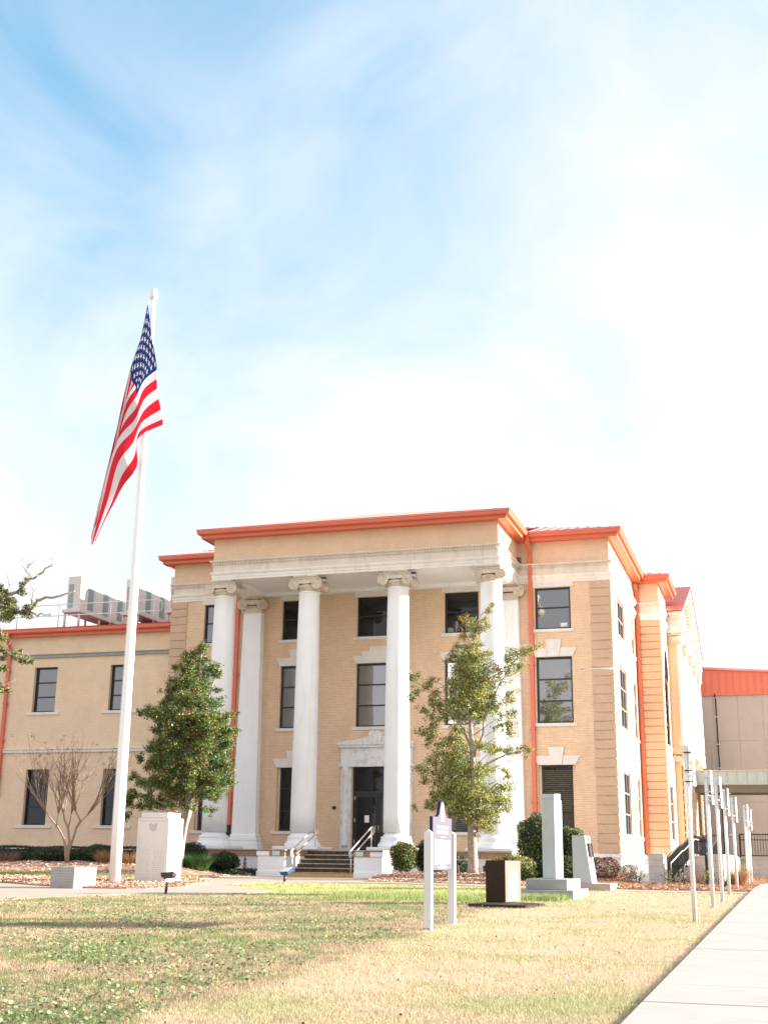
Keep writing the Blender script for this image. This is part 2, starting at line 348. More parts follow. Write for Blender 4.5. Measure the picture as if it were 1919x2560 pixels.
HOLLY_LEFT = [(-22.25,9.09,0.26),(-22.63,8.82,0.41),(-22.97,8.47,0.38),(-22.35,8.49,0.34),(-22.77,8.06,0.49),(-21.80,8.15,0.41),(-21.53,7.90,0.23),(-21.54,7.30,0.19),(-23.40,8.24,0.19),(-23.27,7.55,0.53),(-22.47,7.44,0.53),(-23.74,7.32,0.34),(-23.58,6.83,0.45),(-22.65,6.81,0.53),(-21.91,6.79,0.41),(-24.62,6.46,0.41),(-24.16,6.29,0.49),(-25.03,6.47,0.19),(-23.35,6.11,0.64),(-22.47,6.06,0.60),(-21.69,6.08,0.45),(-21.01,6.14,0.30),(-20.80,6.30,0.19),(-24.17,5.73,0.34),(-22.97,5.55,0.60),(-22.18,5.46,0.56),(-21.41,5.61,0.53),(-20.90,5.67,0.30),(-24.26,5.10,0.41),(-23.50,4.97,0.60),(-22.62,4.84,0.64),(-21.72,4.91,0.56),(-20.95,5.05,0.38),(-24.85,4.60,0.23),(-24.21,4.39,0.41),(-23.50,4.23,0.56),(-22.67,4.15,0.60),(-21.81,4.22,0.56),(-21.04,4.29,0.41),(-25.06,3.89,0.23),(-24.78,3.62,0.30),(-24.25,3.69,0.41),(-23.58,3.54,0.53),(-22.84,3.49,0.49),(-22.07,3.60,0.53),(-21.31,3.68,0.45),(-20.80,3.67,0.26),(-25.05,3.15,0.34),(-25.16,2.77,0.34),(-24.71,2.69,0.26),(-25.30,2.31,0.26),(-24.38,3.00,0.34),(-24.01,2.77,0.34),(-22.99,3.03,0.38),(-22.79,2.69,0.26),(-21.74,3.07,0.30),(-21.42,3.30,0.34),(-22.01,2.58,0.23)]
HOLLY_RIGHT = [(-10.08,10.31,0.15),(-10.31,10.12,0.22),(-10.46,9.71,0.22),(-10.32,9.52,0.16),(-11.25,9.79,0.22),(-10.99,9.55,0.36),(-10.62,9.46,0.29),(-11.29,9.16,0.22),(-10.88,9.18,0.33),(-11.56,8.80,0.22),(-11.18,8.71,0.40),(-10.73,8.69,0.29),(-11.71,8.40,0.29),(-11.26,8.27,0.44),(-10.74,8.25,0.40),(-10.37,8.39,0.25),(-11.94,8.22,0.18),(-11.41,7.80,0.40),(-10.89,7.75,0.44),(-10.37,7.80,0.33),(-9.93,7.79,0.29),(-9.59,8.10,0.25),(-9.23,8.31,0.40),(-8.86,8.55,0.29),(-8.60,8.58,0.22),(-8.27,8.67,0.16),(-9.16,7.91,0.33),(-9.53,7.70,0.29),(-11.56,7.37,0.36),(-11.04,7.35,0.47),(-10.45,7.30,0.40),(-9.79,7.35,0.40),(-13.27,7.57,0.29),(-13.41,6.76,0.22),(-13.15,7.09,0.22),(-12.51,7.40,0.29),(-12.81,7.19,0.25),(-12.39,6.96,0.25),(-11.72,7.01,0.40),(-11.19,6.89,0.44),(-10.60,6.84,0.40),(-10.09,6.82,0.36),(-9.43,6.84,0.29),(-9.51,6.56,0.29),(-12.58,6.60,0.33),(-12.88,6.31,0.25),(-12.24,6.44,0.36),(-11.68,6.50,0.40),(-11.09,6.42,0.40),(-10.53,6.40,0.36),(-9.98,6.39,0.36),(-12.58,6.09,0.29),(-12.05,6.08,0.40),(-11.50,6.03,0.33),(-10.72,6.02,0.33),(-9.88,6.00,0.33),(-9.44,6.06,0.29),(-12.58,5.70,0.29),(-12.95,5.42,0.29),(-12.62,5.30,0.29),(-12.73,5.05,0.25),(-11.50,5.53,0.25),(-9.89,5.61,0.29),(-9.49,5.67,0.29),(-9.42,5.43,0.29),(-12.20,4.91,0.40),(-11.72,5.11,0.36),(-11.43,4.75,0.36),(-12.09,4.48,0.44),(-12.50,4.41,0.33),(-11.61,4.33,0.40),(-10.62,4.92,0.25),(-10.08,4.77,0.29),(-9.61,4.73,0.29),(-9.22,4.69,0.18),(-9.07,4.86,0.18),(-8.86,4.75,0.20),(-8.68,4.72,0.13),(-8.93,4.51,0.11),(-12.95,4.06,0.36),(-12.54,3.96,0.36),(-12.06,3.95,0.44),(-11.51,3.95,0.44),(-10.99,3.94,0.44),(-10.49,4.04,0.33),(-9.73,4.04,0.25),(-9.59,3.79,0.22),(-12.87,3.57,0.25),(-12.24,3.50,0.40),(-11.73,3.43,0.44),(-11.14,3.39,0.47),(-10.64,3.39,0.40),(-9.85,3.38,0.40),(-12.57,3.05,0.36),(-12.02,2.98,0.44),(-11.44,2.91,0.44),(-10.86,2.90,0.40),(-10.32,2.94,0.40),(-9.71,2.90,0.36),(-13.17,2.66,0.17),(-12.66,2.76,0.34),(-12.09,2.87,0.45),(-11.36,2.55,0.50),(-10.86,2.34,0.45),(-10.42,2.08,0.28),(-10.42,1.87,0.20),(-9.86,2.87,0.45),(-10.20,2.45,0.39),(-9.65,2.55,0.22)]
OAK = [(-16.77,6.52,0.14),(-16.64,6.42,0.13),(-16.69,6.27,0.17),(-16.53,6.37,0.12),(-16.33,6.63,0.10),(-16.21,6.90,0.06),(-16.28,6.78,0.07),(-16.39,6.16,0.12),(-16.50,6.06,0.13),(-16.21,6.14,0.10),(-16.09,6.07,0.09),(-16.66,6.03,0.12),(-16.10,6.24,0.07),(-15.85,6.27,0.04),(-16.81,6.73,0.07),(-16.73,6.64,0.08),(-16.70,5.70,0.08),(-16.61,5.56,0.09),(-16.51,5.52,0.05),(-16.65,5.30,0.09),(-16.51,5.21,0.09),(-16.38,5.17,0.09),(-16.24,5.10,0.09),(-16.06,5.02,0.09),(-15.92,4.98,0.07),(-15.82,4.98,0.07),(-16.08,5.22,0.04),(-16.61,4.87,0.08),(-16.53,4.79,0.05),(-16.58,4.49,0.05),(-16.48,4.35,0.07),(-16.38,4.35,0.05),(-16.61,5.09,0.05)]
OAK_LIMBS = [[(-17.08,5.71),(-16.77,6.03),(-16.44,6.14),(-16.10,6.17),(-15.93,6.23),(-15.77,6.35),(-15.54,6.41),(-15.34,6.39),(-15.18,6.44),(-15.03,6.51),(-14.90,6.56)],
 [(-16.06,6.13),(-15.88,6.08),(-15.74,6.00),(-15.61,6.05),(-15.47,6.00),(-15.35,6.01)],
 [(-15.90,6.26),(-15.87,6.41),(-15.90,6.53),(-15.86,6.65)],
 [(-17.03,6.01),(-16.82,6.52),(-16.57,6.60),(-16.32,6.69),(-16.12,6.88),(-15.90,6.91),(-15.67,6.99),(-15.54,7.11),(-15.43,7.16)],
 [(-16.10,6.88),(-16.11,7.00),(-16.23,7.15),(-16.29,7.31)],
 [(-16.11,7.00),(-16.06,7.15),(-16.00,7.20)],
 [(-16.77,6.00),(-16.71,6.45),(-16.66,6.79),(-16.73,6.99)],
 [(-17.01,5.11),(-16.68,5.25),(-16.42,5.18),(-16.15,5.08),(-15.84,4.98)],
 [(-17.05,5.48),(-16.73,5.70),(-16.51,5.54)],
 [(-16.75,4.29),(-16.57,4.38),(-16.38,4.33)]]
CREPE_STEMS = [[(-27.87,0.47),(-27.93,0.79),(-27.97,1.06),(-28.20,1.41),(-28.46,1.82),(-28.71,2.09),(-28.94,2.45)],
 [(-27.82,0.47),(-27.86,0.87),(-27.80,1.28),(-27.92,1.82),(-28.04,2.15),(-28.19,2.40)],
 [(-27.79,0.47),(-27.80,0.90),(-27.65,1.36),(-27.50,1.82),(-27.46,2.12),(-27.59,2.43)],
 [(-27.50,1.82),(-27.33,2.07),(-27.07,2.32)],
 [(-27.92,1.82),(-27.84,2.10),(-27.81,2.37)],
 [(-28.46,1.82),(-28.46,2.12),(-28.42,2.37)]]
# ------------------------------------------------------------------ courthouse
XC = -17.68; YW = 55.5; YC = 51.7; YE = 51.2; XS = -6.68; XL = -28.64; Y2 = 65.9; X2 = -5.40; YEND = 92.0
ch = thing('courthouse', 'three storey tan brick courthouse with white columned portico and coral red metal eaves', 'courthouse', (XC, YW, 0))
def wall(name, mt, parent, axis, c, u0, u1, z0, z1, holes=(), depth=.26, jamb=None):
    b = MB(); us = sorted({u0, u1, *[h[0] for h in holes], *[h[1] for h in holes]}); zs = sorted({z0, z1, *[h[2] for h in holes], *[h[3] for h in holes]})
    P = (lambda u, d, z: (u, c+d, z)) if axis == 'y' else (lambda u, d, z: (c-d, u, z))
    for i in range(len(us)-1):
        for j in range(len(zs)-1):
            a, b_, p, q = us[i], us[i+1], zs[j], zs[j+1]; mu = (a+b_)/2; mz = (p+q)/2
            if any(h[0] < mu < h[1] and h[2] < mz < h[3] for h in holes): continue
            b.face([P(a, 0, p), P(b_, 0, p), P(b_, 0, q), P(a, 0, q)])
    for a, b_, p, q in holes:
        b.face([P(a, 0, p), P(a, 0, q), P(a, depth, q), P(a, depth, p)]); b.face([P(b_, 0, p), P(b_, depth, p), P(b_, depth, q), P(b_, 0, q)])
        b.face([P(a, 0, p), P(a, depth, p), P(b_, depth, p), P(b_, 0, p)]); b.face([P(a, 0, q), P(b_, 0, q), P(b_, depth, q), P(a, depth, q)])
    return b.build(name, mt, parent)
def window(parent, w_, h, rows, cols=1, head='none', sill=True, gl='glass', fm='frame', fw=.085, depth=.2, frame_w=None, blinds=False, sill_ext=.15):
    """local: origin at the bottom centre of the opening, x along the wall, y into it"""
    fwid = frame_w or w_
    b = MB(); y0, y1 = depth-.05, depth+.04; hx = fwid/2
    b.box(-hx, hx, y0, y1, 0, fw).box(-hx, hx, y0, y1, h-fw, h).box(-hx, -hx+fw, y0, y1, fw, h-fw).box(hx-fw, hx, y0, y1, fw, h-fw)
    zc_ = [0]+list(rows)+[h]; xs = [-hx+fwid*i/cols for i in range(cols+1)]
    for r_ in rows: b.box(-hx+fw, hx-fw, y0+.003, y1-.003, r_-.03, r_+.03)
    for x in xs[1:-1]: b.box(x-.03, x+.03, y0+.006, y1-.006, fw, h-fw)
    o = inst('window', b.mesh('window_frame', M[fm]), parent)
    for i in range(len(zc_)-1):
        for j in range(cols):
            p = MB(); a = xs[j]+(fw if j == 0 else .03); c_ = xs[j+1]-(fw if j == cols-1 else .03)
            z0 = zc_[i]+(fw if i == 0 else .03); z1 = zc_[i+1]-(fw if i == len(zc_)-2 else .03)
            t_ = random.uniform(-.004, .004); s_ = random.uniform(-.004, .004); yy = depth+.012
            p.face([(a, yy+t_, z0), (c_, yy-t_, z0), (c_, yy-t_+s_, z1), (a, yy+t_+s_, z1)])
            g = inst('pane', p.mesh('pane', M[gl]), o)
    if sill: inst('sill', MB().box(-w_/2-sill_ext, w_/2+sill_ext, -.06, depth-.05, -.14, 0).mesh('sill', M['wstone']), o)
    if head == 'lintel': inst('lintel', MB().box(-w_/2-.13, w_/2+.13, -.03, .2, h+.002, h+.215).mesh('lintel', M['wstone']), o)
    if head in ('key3', 'key5'):
        hw = w_/2; W = hw+.24; k = 1.0 if head == 'key3' else 1.25
        blocks = [([(-.24*k, h), (.24*k, h), (.36*k, h+.79), (-.36*k, h+.79)])]
        if head == 'key3':
            for s in (-1, 1): blocks.append([(s*.25, h), (s*(hw+.02), h), (s*W, h+.40), (s*.31, h+.40)])
        else:
            for s in (-1, 1):
                blocks.append([(s*.31, h), (s*.72, h), (s*.86, h+.58), (s*.40, h+.58)]); blocks.append([(s*.73, h), (s*(hw+.02), h), (s*(hw+.17), h+.38), (s*.82, h+.38)])
        for i, q in enumerate(blocks):
            if q[1][0] < q[0][0]: q = q[::-1]
            inst('keystone' if i == 0 else 'flat_arch_block', MB().prism(q, -.05-(.03 if i == 0 else 0), .1).mesh('keystone', M['wstone']), o)
    if blinds:
        s = MB()
        for i in range(int(h/.085)): z = .1+i*.085
        for i in range(int((h-.2)/.085)): s.box(-hx+fw+.01, hx-fw-.01, depth-.012, depth+.004, .1+i*.085, .1+i*.085+.045)
        inst('window_blind', s.mesh('window_blind', M['blind']), o)
    return o
# openings on the front: (x offset, sill z, height, width, mullions)
def hole(off, w_, z0, z1): return (XC+off-w_/2, XC+off+w_/2, z0, z1)
F = []
for off in (-8.35, -4.12, 4.08, 8.77-.0): pass
front = []
for off in (-8.35, -4.15, 0, 4.06, 8.36):
    c0 = abs(off) < 1
    front.append(('3', off, 2.2 if c0 else 1.64, 10.95, 12.90)); front.append(('2', off, 2.2 if c0 else 1.64, 6.68, 9.67))
    if not c0: front.append(('1', off, 1.64, 1.92, 4.84))
holes = [hole(o_, w_, a, b) for k, o_, w_, a, b in front]+[(XC-1.20, XC+1.20, 1.05, 4.85)]
wall('wall', M['brick'], ch, 'y', YW, XL, XS, 1.05, 13.12, holes)
for k, off, w_, a, b in front:
    if k == '3': o = window(ch, w_, b-a, [1.02], head='lintel', gl='glass_dark' if abs(off) < 5 else 'glass')
    elif k == '2': o = window(ch, w_, b-a, [1.01, 1.99], head='key5' if off == 0 else 'key3', gl='glass_mid')
    else: o = window(ch, w_, b-a, [.91, 1.94], head='key3', gl='glass_dark', frame_w=1.40, blinds=off > 0, sill_ext=.22)
    o.location = (off, 0, a)
    if k == '1':
        for s in (-1, 1): inst('jamb', MB().box(s*.70 if s > 0 else -.82, .82 if s > 0 else -.70, .12, .22, 0, b-a).mesh('jamb', M['brick_top']), o)
inst('notice', MB().box(.32, .62, .196, .204, .12, .30).mesh('notice', M['signw']), [c for c in ch.children if c.name.startswith('window') and abs(c.location.x-8.36) < .01 and c.location.z > 10][0])
# side wall of the main block
SW = []
for y0, y1, cols in ((57.95, 60.75, 3), (63.85, 65.1, 1)):
    for z0, z1, rows in ((10.99, 12.86, [.94]), (6.72, 9.60, [.96, 1.92]), (1.88, 4.74, [.95, 1.9])): SW.append((y0, y1, z0, z1, rows, cols))
wall('wall', M['brick_top'], ch, 'x', XS, YW, Y2, 1.05, 13.12, [q[:4] for q in SW])
def sidewin(x, y0, y1, z0, z1, rows, cols, head='none', gl='glass_side', fm='lframe', fw=.07):
    o = window(ch, y1-y0, z1-z0, [r_ for r_ in rows], cols, head=head, gl=gl, fm=fm, fw=fw, depth=.12)
    o.location = (x-XC, (y0+y1)/2-YW, z0); o.rotation_euler = (0, 0, R(90)); return o
for i, q in enumerate(SW):
    o = sidewin(XS, *q[:4], q[4], q[5])
    if i == 3:
        b = MB()
        for k in range(9): b.box(-.55, .55, .04, .12, 1.0+k*.09, 1.05+k*.09)
        inst('louvre', b.mesh('louvre', M['lframe']), o)
# second side block, front and side
S2 = [(67.0, 69.55, 6.66, 10.3, [1.2, 2.45], 2), (67.2, 69.6, 1.80, 4.65, [.95, 1.9], 3)]
AR = [(67.0, 69.55), (72.2, 74.2), (76.0, 78.0), (80.2, 82.2), (84.2, 86.2), (89.0, 91.2)]
LOW = [(67.2, 69.6), (72.4, 74.2), (76.2, 78.0), (80.2, 82.0), (84.4, 86.2), (89.0, 91.0)]
wall('wall', M['brick_quoin'], ch, 'y', Y2, XS, X2, 1.05, 13.12)
wall('wall', M['brick_top'], ch, 'x', X2, Y2, YEND, 1.05, 13.12, [(a, b, 6.66, 10.3) for a, b in AR]+[(a, b, 1.80, 4.65) for a, b in LOW])
for a, b in LOW: sidewin(X2, a, b, 1.80, 4.65, [.95, 1.9], 3)
for a, b in AR:
    o = window(ch, b-a, 3.64, [1.2, 2.4, 3.5], 2, gl='glass_side', fm='frame', fw=.07, depth=.12); o.location = (X2-XC, (a+b)/2-YW, 6.66); o.rotation_euler = (0, 0, R(90))
    # arched head: dark fan light and stone ring
    r_ = (b-a)/2; m_ = MB(); n = 14; pts = [(r_*math.cos(math.pi*i/n), 3.64+1.25*r_*math.sin(math.pi*i/n)) for i in range(n+1)]
    m_.face([(p[0], -.012, p[1]) for p in pts]); inst('fan_light', m_.mesh('fan_light', M['glass_side']), o)
    m_ = MB()
    for i in range(n):
        A, B = pts[i], pts[i+1]; k = 1.18
        f_ = lambda p: (p[0]*k, 3.64+(p[1]-3.64)*k)
        A2, B2 = f_(A), f_(B)
        m_.hexa([(A[0], -.05, A[1]), (B[0], -.05, B[1]), (B2[0], -.05, B2[1]), (A2[0], -.05, A2[1])], [(A[0], .0, A[1]), (B[0], .0, B[1]), (B2[0], .0, B2[1]), (A2[0], .0, A2[1])])
    inst('arch_ring', m_.mesh('arch_ring', M['wstone']), o)
wall('wall', M['brick_top'], ch, 'y', YEND, XL, X2, 0, 13.12); 
b = MB(); b.face([(XL, YW, 0), (XL, YEND, 0), (XL, YEND, 15), (XL, YW, 15)]); b.face([(X2, YEND, 0), (XL, YEND, 0), (XL, YEND, 15), (X2, YEND, 15)]); b.build('wall', M['brick_top'], ch)

# profiles swept along the building outline
PATH = [(XL, 75), (XL, YW), (XC-6.765, YW), (XC-6.765, YE), (XC+6.765, YE), (XC+6.765, YW), (XS, YW), (XS, Y2), (X2, Y2), (X2, 70.2)]
def sweep(name, mt, parent, path, prof, smooth=False):
    n = len(path); P = [Vector(p) for p in path]; out = []
    for i in range(n):
        d1 = (P[i]-P[i-1]).normalized() if i > 0 else (P[1]-P[0]).normalized(); d2 = (P[i+1]-P[i]).normalized() if i < n-1 else d1
        r1 = Vector((d1.y, -d1.x)); r2 = Vector((d2.y, -d2.x)); q = (r1+r2); q = q/(1+r1.dot(r2)); out.append(q)
    b = MB()
    for i in range(n-1):
        for j in range(len(prof)-1):
            (da, za), (db, zb) = prof[j], prof[j+1]
            p = [P[i]+out[i]*da, P[i+1]+out[i+1]*da, P[i+1]+out[i+1]*db, P[i]+out[i]*db]
            b.face([(p[0].x, p[0].y, za), (p[1].x, p[1].y, za), (p[2].x, p[2].y, zb), (p[3].x, p[3].y, zb)])
    for i in (0, n-1):
        pts = [(*(P[i]+out[i]*d), z) for d, z in prof]
        if len(set(pts)) > 2: b.face(pts[::-1] if i == 0 else pts)
    return b.build(name, mt, parent)
sweep('plinth', M['pwhite'], ch, PATH[:2]+[(XC-6.3, YW)], [(.05, -.1), (.05, .88), (.11, .90), (.11, 1.05), (0, 1.052)])
sweep('plinth', M['pwhite'], ch, [(XC+6.3, YW), (XS, YW), (XS, Y2), (X2, Y2), (X2, YEND)], [(.05, -.1), (.05, .88), (.11, .90), (.11, 1.05), (0, 1.052)])
sweep('architrave', M['stonew'], ch, PATH, [(0, 13.11), (.03, 13.11), (.03, 13.22), (.055, 13.225), (.055, 13.34), (.08, 13.345), (.12, 13.42), (.12, 13.475), (0, 13.48)])
sweep('frieze', M['stone'], ch, PATH, [(.005, 13.48), (.005, 13.80)])
sweep('cornice', M['stone'], ch, PATH, [(.005, 13.80), (.04, 13.81), (.04, 13.93), (.12, 13.94), (.16, 13.99), (.16, 14.03), (0, 14.07)])
sweep('upper_wall', M['brick_top'], ch, PATH, [(0, 14.07), (0, 15.06)])
sweep('soffit', M['red'], ch, PATH, [(0, 15.06), (.44, 15.06)])
sweep('fascia', M['red'], ch, PATH, [(.44, 15.03), (.47, 15.03), (.47, 15.24), (.44, 15.24)])
sweep('gutter', M['red'], ch, PATH, [(.47, 15.20), (.60, 15.20), (.635, 15.25), (.635, 15.41), (.66, 15.44), (.62, 15.44), (.55, 15.36), (.3, 15.36)])
# dentils
b = MB()
for i in range(len(PATH)-1):
    p, q = Vector(PATH[i]), Vector(PATH[i+1]); L_ = (q-p).length; d = (q-p)/L_; r_ = Vector((d.y, -d.x)); n = int(L_/.13)
    for k in range(n):
        c_ = p+d*(k+.5)*L_/n; a1 = c_-d*.035+r_*.035; a2 = c_+d*.035+r_*.035; a3 = a2+r_*.07; a4 = a1+r_*.07
        b.hexa([(a1.x, a1.y, 13.835), (a2.x, a2.y, 13.835), (a3.x, a3.y, 13.835), (a4.x, a4.y, 13.835)], [(a1.x, a1.y, 13.93), (a2.x, a2.y, 13.93), (a3.x, a3.y, 13.93), (a4.x, a4.y, 13.93)])
tag(b.build('dentils', M['stone'], ch), kind='stuff')
# portico ceiling: ring beam soffit and recessed ceiling
x0, x1 = XC-6.765, XC+6.765
b = MB().box(x0+.01, x1-.01, YE+.01, YE+.98, 13.112, 13.3).box(x0+.01, x0+.95, YE+.98, YW-.36, 13.112, 13.3).box(x1-.95, x1-.01, YE+.98, YW-.36, 13.112, 13.3).box(x0+.01, x1-.01, YW-.36, YW-.01, 13.112, 13.3).box(x0+.95, x1-.95, YE+.98, YW-.36, 13.27, 13.29)
b.build('portico_ceiling', M['white'], ch)
# quoins
qmesh = {}
def quoins(x0_, x1_, y0_, y1_, n=30, z0=1.10, pitch=.402):
    key = (round(x1_-x0_, 3), round(y1_-y0_, 3))
    if key not in qmesh:
        w_, d_ = key; me = MB().box(-w_/2, w_/2, -d_/2, d_/2, 0, .352).mesh('quoin_block', M['brick_quoin']); qmesh[key] = me
    for i in range(n):
        o = inst('quoin_block', qmesh[key], ch, ((x0_+x1_)/2-XC, (y0_+y1_)/2-YW, z0+i*pitch)); bev(o, .012)
quoins(-7.60, XS+.05, YW-.05, YW+.83)
quoins(XL-.05, XL+.84, YW-.05, YW+.83)
quoins(-6.45, X2+.05, Y2-.05, Y2+.80)
quoins(X2-.6, X2+.05, YEND-.9, YEND+.05)
# ---- roofs: slopes made of standing seam panels
def roof_slope(parent, a, c_, inward, z, slope, run_max, pitch=.46, clipa=True, clipb=True, ov=0, mt='redroof'):
    a = Vector(a); c_ = Vector(c_); L_ = (c_-a).length; d = (c_-a)/L_; inw = Vector(inward); n = max(1, round(L_/pitch))
    def run(s): return max(.05, min(run_max, s if clipa else 1e9, (L_-s) if clipb else 1e9))
    for k in range(n):
        s0, s1 = L_*k/n, L_*(k+1)/n; r0, r1 = run(s0), run(s1); P0, P1 = a+d*s0, a+d*s1
        def T(p, r_, up=0): q = p+inw*r_; return (q.x, q.y, z+slope*r_+up)
        b = MB(); b.face([T(P0, 0), T(P1, 0), T(P1, r1), T(P0, r0)])
        b.face([T(P0, 0, -.03), T(P1, 0, -.03), T(P1, 0), T(P0, 0)])
        w_ = d*.018; q0, q1 = T(P0-w_, .02), T(P0+w_, .02); e0, e1 = T(P0-w_, r0), T(P0+w_, r0); up = Vector((0, 0, .055))
        V_ = [Vector(q) for q in (q0, q1, e1, e0)]; b.hexa(V_, [v+up for v in V_])
        b.build('roof_panel', M[mt], parent)
EZ = 15.40; SL = .315
# portico roof
px0, px1, py0 = XC-7.42, XC+7.42, YE-.66
roof_slope(ch, (px0, py0), (px1, py0), (0, 1), EZ, SL, 7.42)
roof_slope(ch, (px1, py0), (px1, 61), (-1, 0), EZ, SL, 7.42, clipb=False, pitch=.9)
roof_slope(ch, (px0, 61), (px0, py0), (1, 0), EZ, SL, 7.42, clipa=False, pitch=.9)
my0 = YW-.66
roof_slope(ch, (px1, my0), (XS+.66, my0), (0, 1), EZ, SL, 5.5, clipa=False)
roof_slope(ch, (XL-.66, my0), (px0, my0), (0, 1), EZ, SL, 5.5, clipb=False)
roof_slope(ch, (XS+.66, my0), (XS+.66, Y2+2), (-1, 0), EZ, SL, 5.5, clipb=False, pitch=.6)
roof_slope(ch, (XL-.66, Y2+2), (XL-.66, my0), (1, 0), EZ, SL, 5.5, clipa=False, pitch=1.2)
roof_slope(ch, (XS+.66, Y2-.66), (X2+.66, Y2-.66), (0, 1), EZ, SL, 5.5, clipa=False)
roof_slope(ch, (X2+.66, Y2-.66), (X2+.66, 70.0), (-1, 0), EZ, SL, 5.0, clipb=False, pitch=.6)
MB().face([(XL, YW+3, EZ+SL*3.6), (XS-3, YW+3, EZ+SL*3.6), (XS-3, YEND, EZ+SL*3.6), (XL, YEND, EZ+SL*3.6)]).build('roof_deck', M['redroof'], ch)
# ---- columns
def shaft_profile(z0, z1, r0, r1):
    return [(r0-(r0-r1)*(t**1.7), z0+(z1-z0)*t) for t in [i/14 for i in range(15)]]
def column():
    c_ = bpy.data.objects.new('column', None); COL.objects.link(c_)
    inst('plinth_block', MB().box(-1.0, 1.0, -1.0, 1.0, 1.075, 1.20).mesh('plinth_block', M['white']), c_); bev(c_.children[0], .02)
    base = [(.95, 1.20), (.98, 1.24), (.97, 1.32), (.90, 1.38), (.84, 1.40), (.80, 1.46), (.80, 1.50), (.77, 1.52), (.79, 1.55), (.78, 1.62), (.72, 1.66), (.66, 1.67), (.645, 1.72), (.62, 1.75), (.58, 1.80)]
    base = [(r_*.80+.0, z) if z < 1.39 else (r_*.83, z) for r_, z in base]
    inst('base', MB().lathe(base, 0, 0, 40).mesh('base', M['white']), c_)
    sh = shaft_profile(1.80, 12.30, .555, .468)+[(.475, 12.31), (.50, 12.33), (.50, 12.37), (.475, 12.39)]
    inst('shaft', MB().lathe(sh, 0, 0, 48).mesh('shaft', M['white']), c_)
    cp = MB(); cp.lathe([(.47, 12.39), (.468, 12.48), (.50, 12.52), (.57, 12.62), (.55, 12.68)], 0, 0, 36)
    for i in range(18):
        a = 2*math.pi*i/18; cp.ball((.545*math.cos(a), .545*math.sin(a), 12.60), .055, 6, sz=1.3)
    for sx_ in (-1, 1):
        cx = sx_*.535
        # bolster along y with a waist
        pr = [(.215, -.56), (.225, -.50), (.18, -.38), (.14, -.1), (.14, .1), (.18, .38), (.225, .50), (.215, .56)]
        cp.tube([(cx, y, 12.70) for r_, y in pr], [r_ for r_, y in pr], 20)
        for fy in (-1, 1):
            y = fy*.565; pts = []; rad = []
            for i in range(46):
                t = i/45; an = math.pi/2+sx_*(-1)*(t*2.6*2*math.pi)*(1); r_ = .245*(1-t)**.9+.03
                an = math.pi/2-sx_*-1*(-t*2.6*2*math.pi)
                pts.append((cx+r_*math.cos(an), y, 12.70+r_*math.sin(an))); rad.append(.026*(1-.5*t))
            cp.tube(pts, rad, 6)
            cp.ball((cx, y, 12.70), .05, 8)
    # canalis between the scrolls, sagging
    for fy in (-1, 1):
        up = [(-.54, 12.945), (-.3, 12.93), (0, 12.92), (.3, 12.93), (.54, 12.945)]; lo = [(.54, 12.80), (.3, 12.74), (0, 12.72), (-.3, 12.74), (-.54, 12.80)]
        cp.prism(lo[::-1]+up[::-1], fy*.50-.05, fy*.50+.05)
        cp.tube([(x_, fy*.56, z_-.015) for x_, z_ in up], .02, 6); cp.tube([(x_, fy*.56, z_) for x_, z_ in lo], .02, 6)
    cp.box(-.53, .53, -.50, .50, 12.72, 12.93)
    cp.box(-.52, .52, -.55, .55, 12.945, 13.01); cp.box(-.56, .56, -.58, .58, 13.04, 13.108)
    for i in range(11):
        for fy in (-1, 1):
            cp.ball((-.5+i*.1, fy*.56, 13.02), .04, 6); cp.ball((fy*.54, -.5+i*.1, 13.02), .04, 6)
    inst('capital', cp.mesh('capital', M['cap']), c_)
    return c_
col0 = column()
for i, off in enumerate((-6.33, -2.13, 2.10, 6.33)):
    c_ = col0 if i == 0 else copy_tree(col0); c_.parent = ch; c_.location = (off, YC-YW, 0)
def pilaster(off):
    c_ = bpy.data.objects.new('pilaster', None); COL.objects.link(c_); c_.parent = ch; c_.location = (off, 0, 0)
    d = -.42
    pr = MB()
    lo = [(-.60, d, 1.75), (.60, d, 1.75), (.60, 0, 1.75), (-.60, 0, 1.75)]; hi = [(-.455, d+.03, 12.30), (.455, d+.03, 12.30), (.455, 0, 12.30), (-.455, 0, 12.30)]
    pr.hexa(lo, hi); inst('shaft', pr.mesh('shaft', M['white']), c_)
    bs = MB().box(-.85, .85, d-.25, 0, 1.075, 1.22)
    for e, za, zb in ((.20, 1.22, 1.40), (.12, 1.40, 1.46), (.14, 1.46, 1.62), (.06, 1.62, 1.752)): bs.box(-.60-e, .60+e, d-e, 0, za, zb)
    o = inst('base', bs.mesh('base', M['white']), c_); bev(o, .05, 3)
    cp = MB().box(-.46, .46, d+.02, 0, 12.30, 12.62).box(-.49, .49, d-.01, 0, 12.30, 12.36)
    for s in (-1, 1):
        cx = s*.50; cp.tube([(cx, d-.10, 12.70), (cx, 0, 12.70)], .225, 20)
        pts = []; rad = []
        for i in range(46):
            t = i/45; an = math.pi/2-s*-1*(-t*2.6*2*math.pi); r_ = .245*(1-t)**.9+.03; pts.append((cx+r_*math.cos(an), d-.11, 12.70+r_*math.sin(an))); rad.append(.026*(1-.5*t))
        cp.tube(pts, rad, 6); cp.ball((cx, d-.11, 12.70), .05, 8)
    cp.box(-.5, .5, d-.06, 0, 12.70, 12.93)
    for i in range(8): cp.ball((-.32+i*.092, d-.04, 12.60), .05, 6)
    for i in range(11): cp.ball((-.5+i*.1, d-.12, 12.98), .045, 6)
    cp.box(-.56, .56, d-.15, 0, 13.02, 13.108)
    inst('capital', cp.mesh('capital', M['cap']), c_)
pilaster(-6.40); pilaster(6.36)
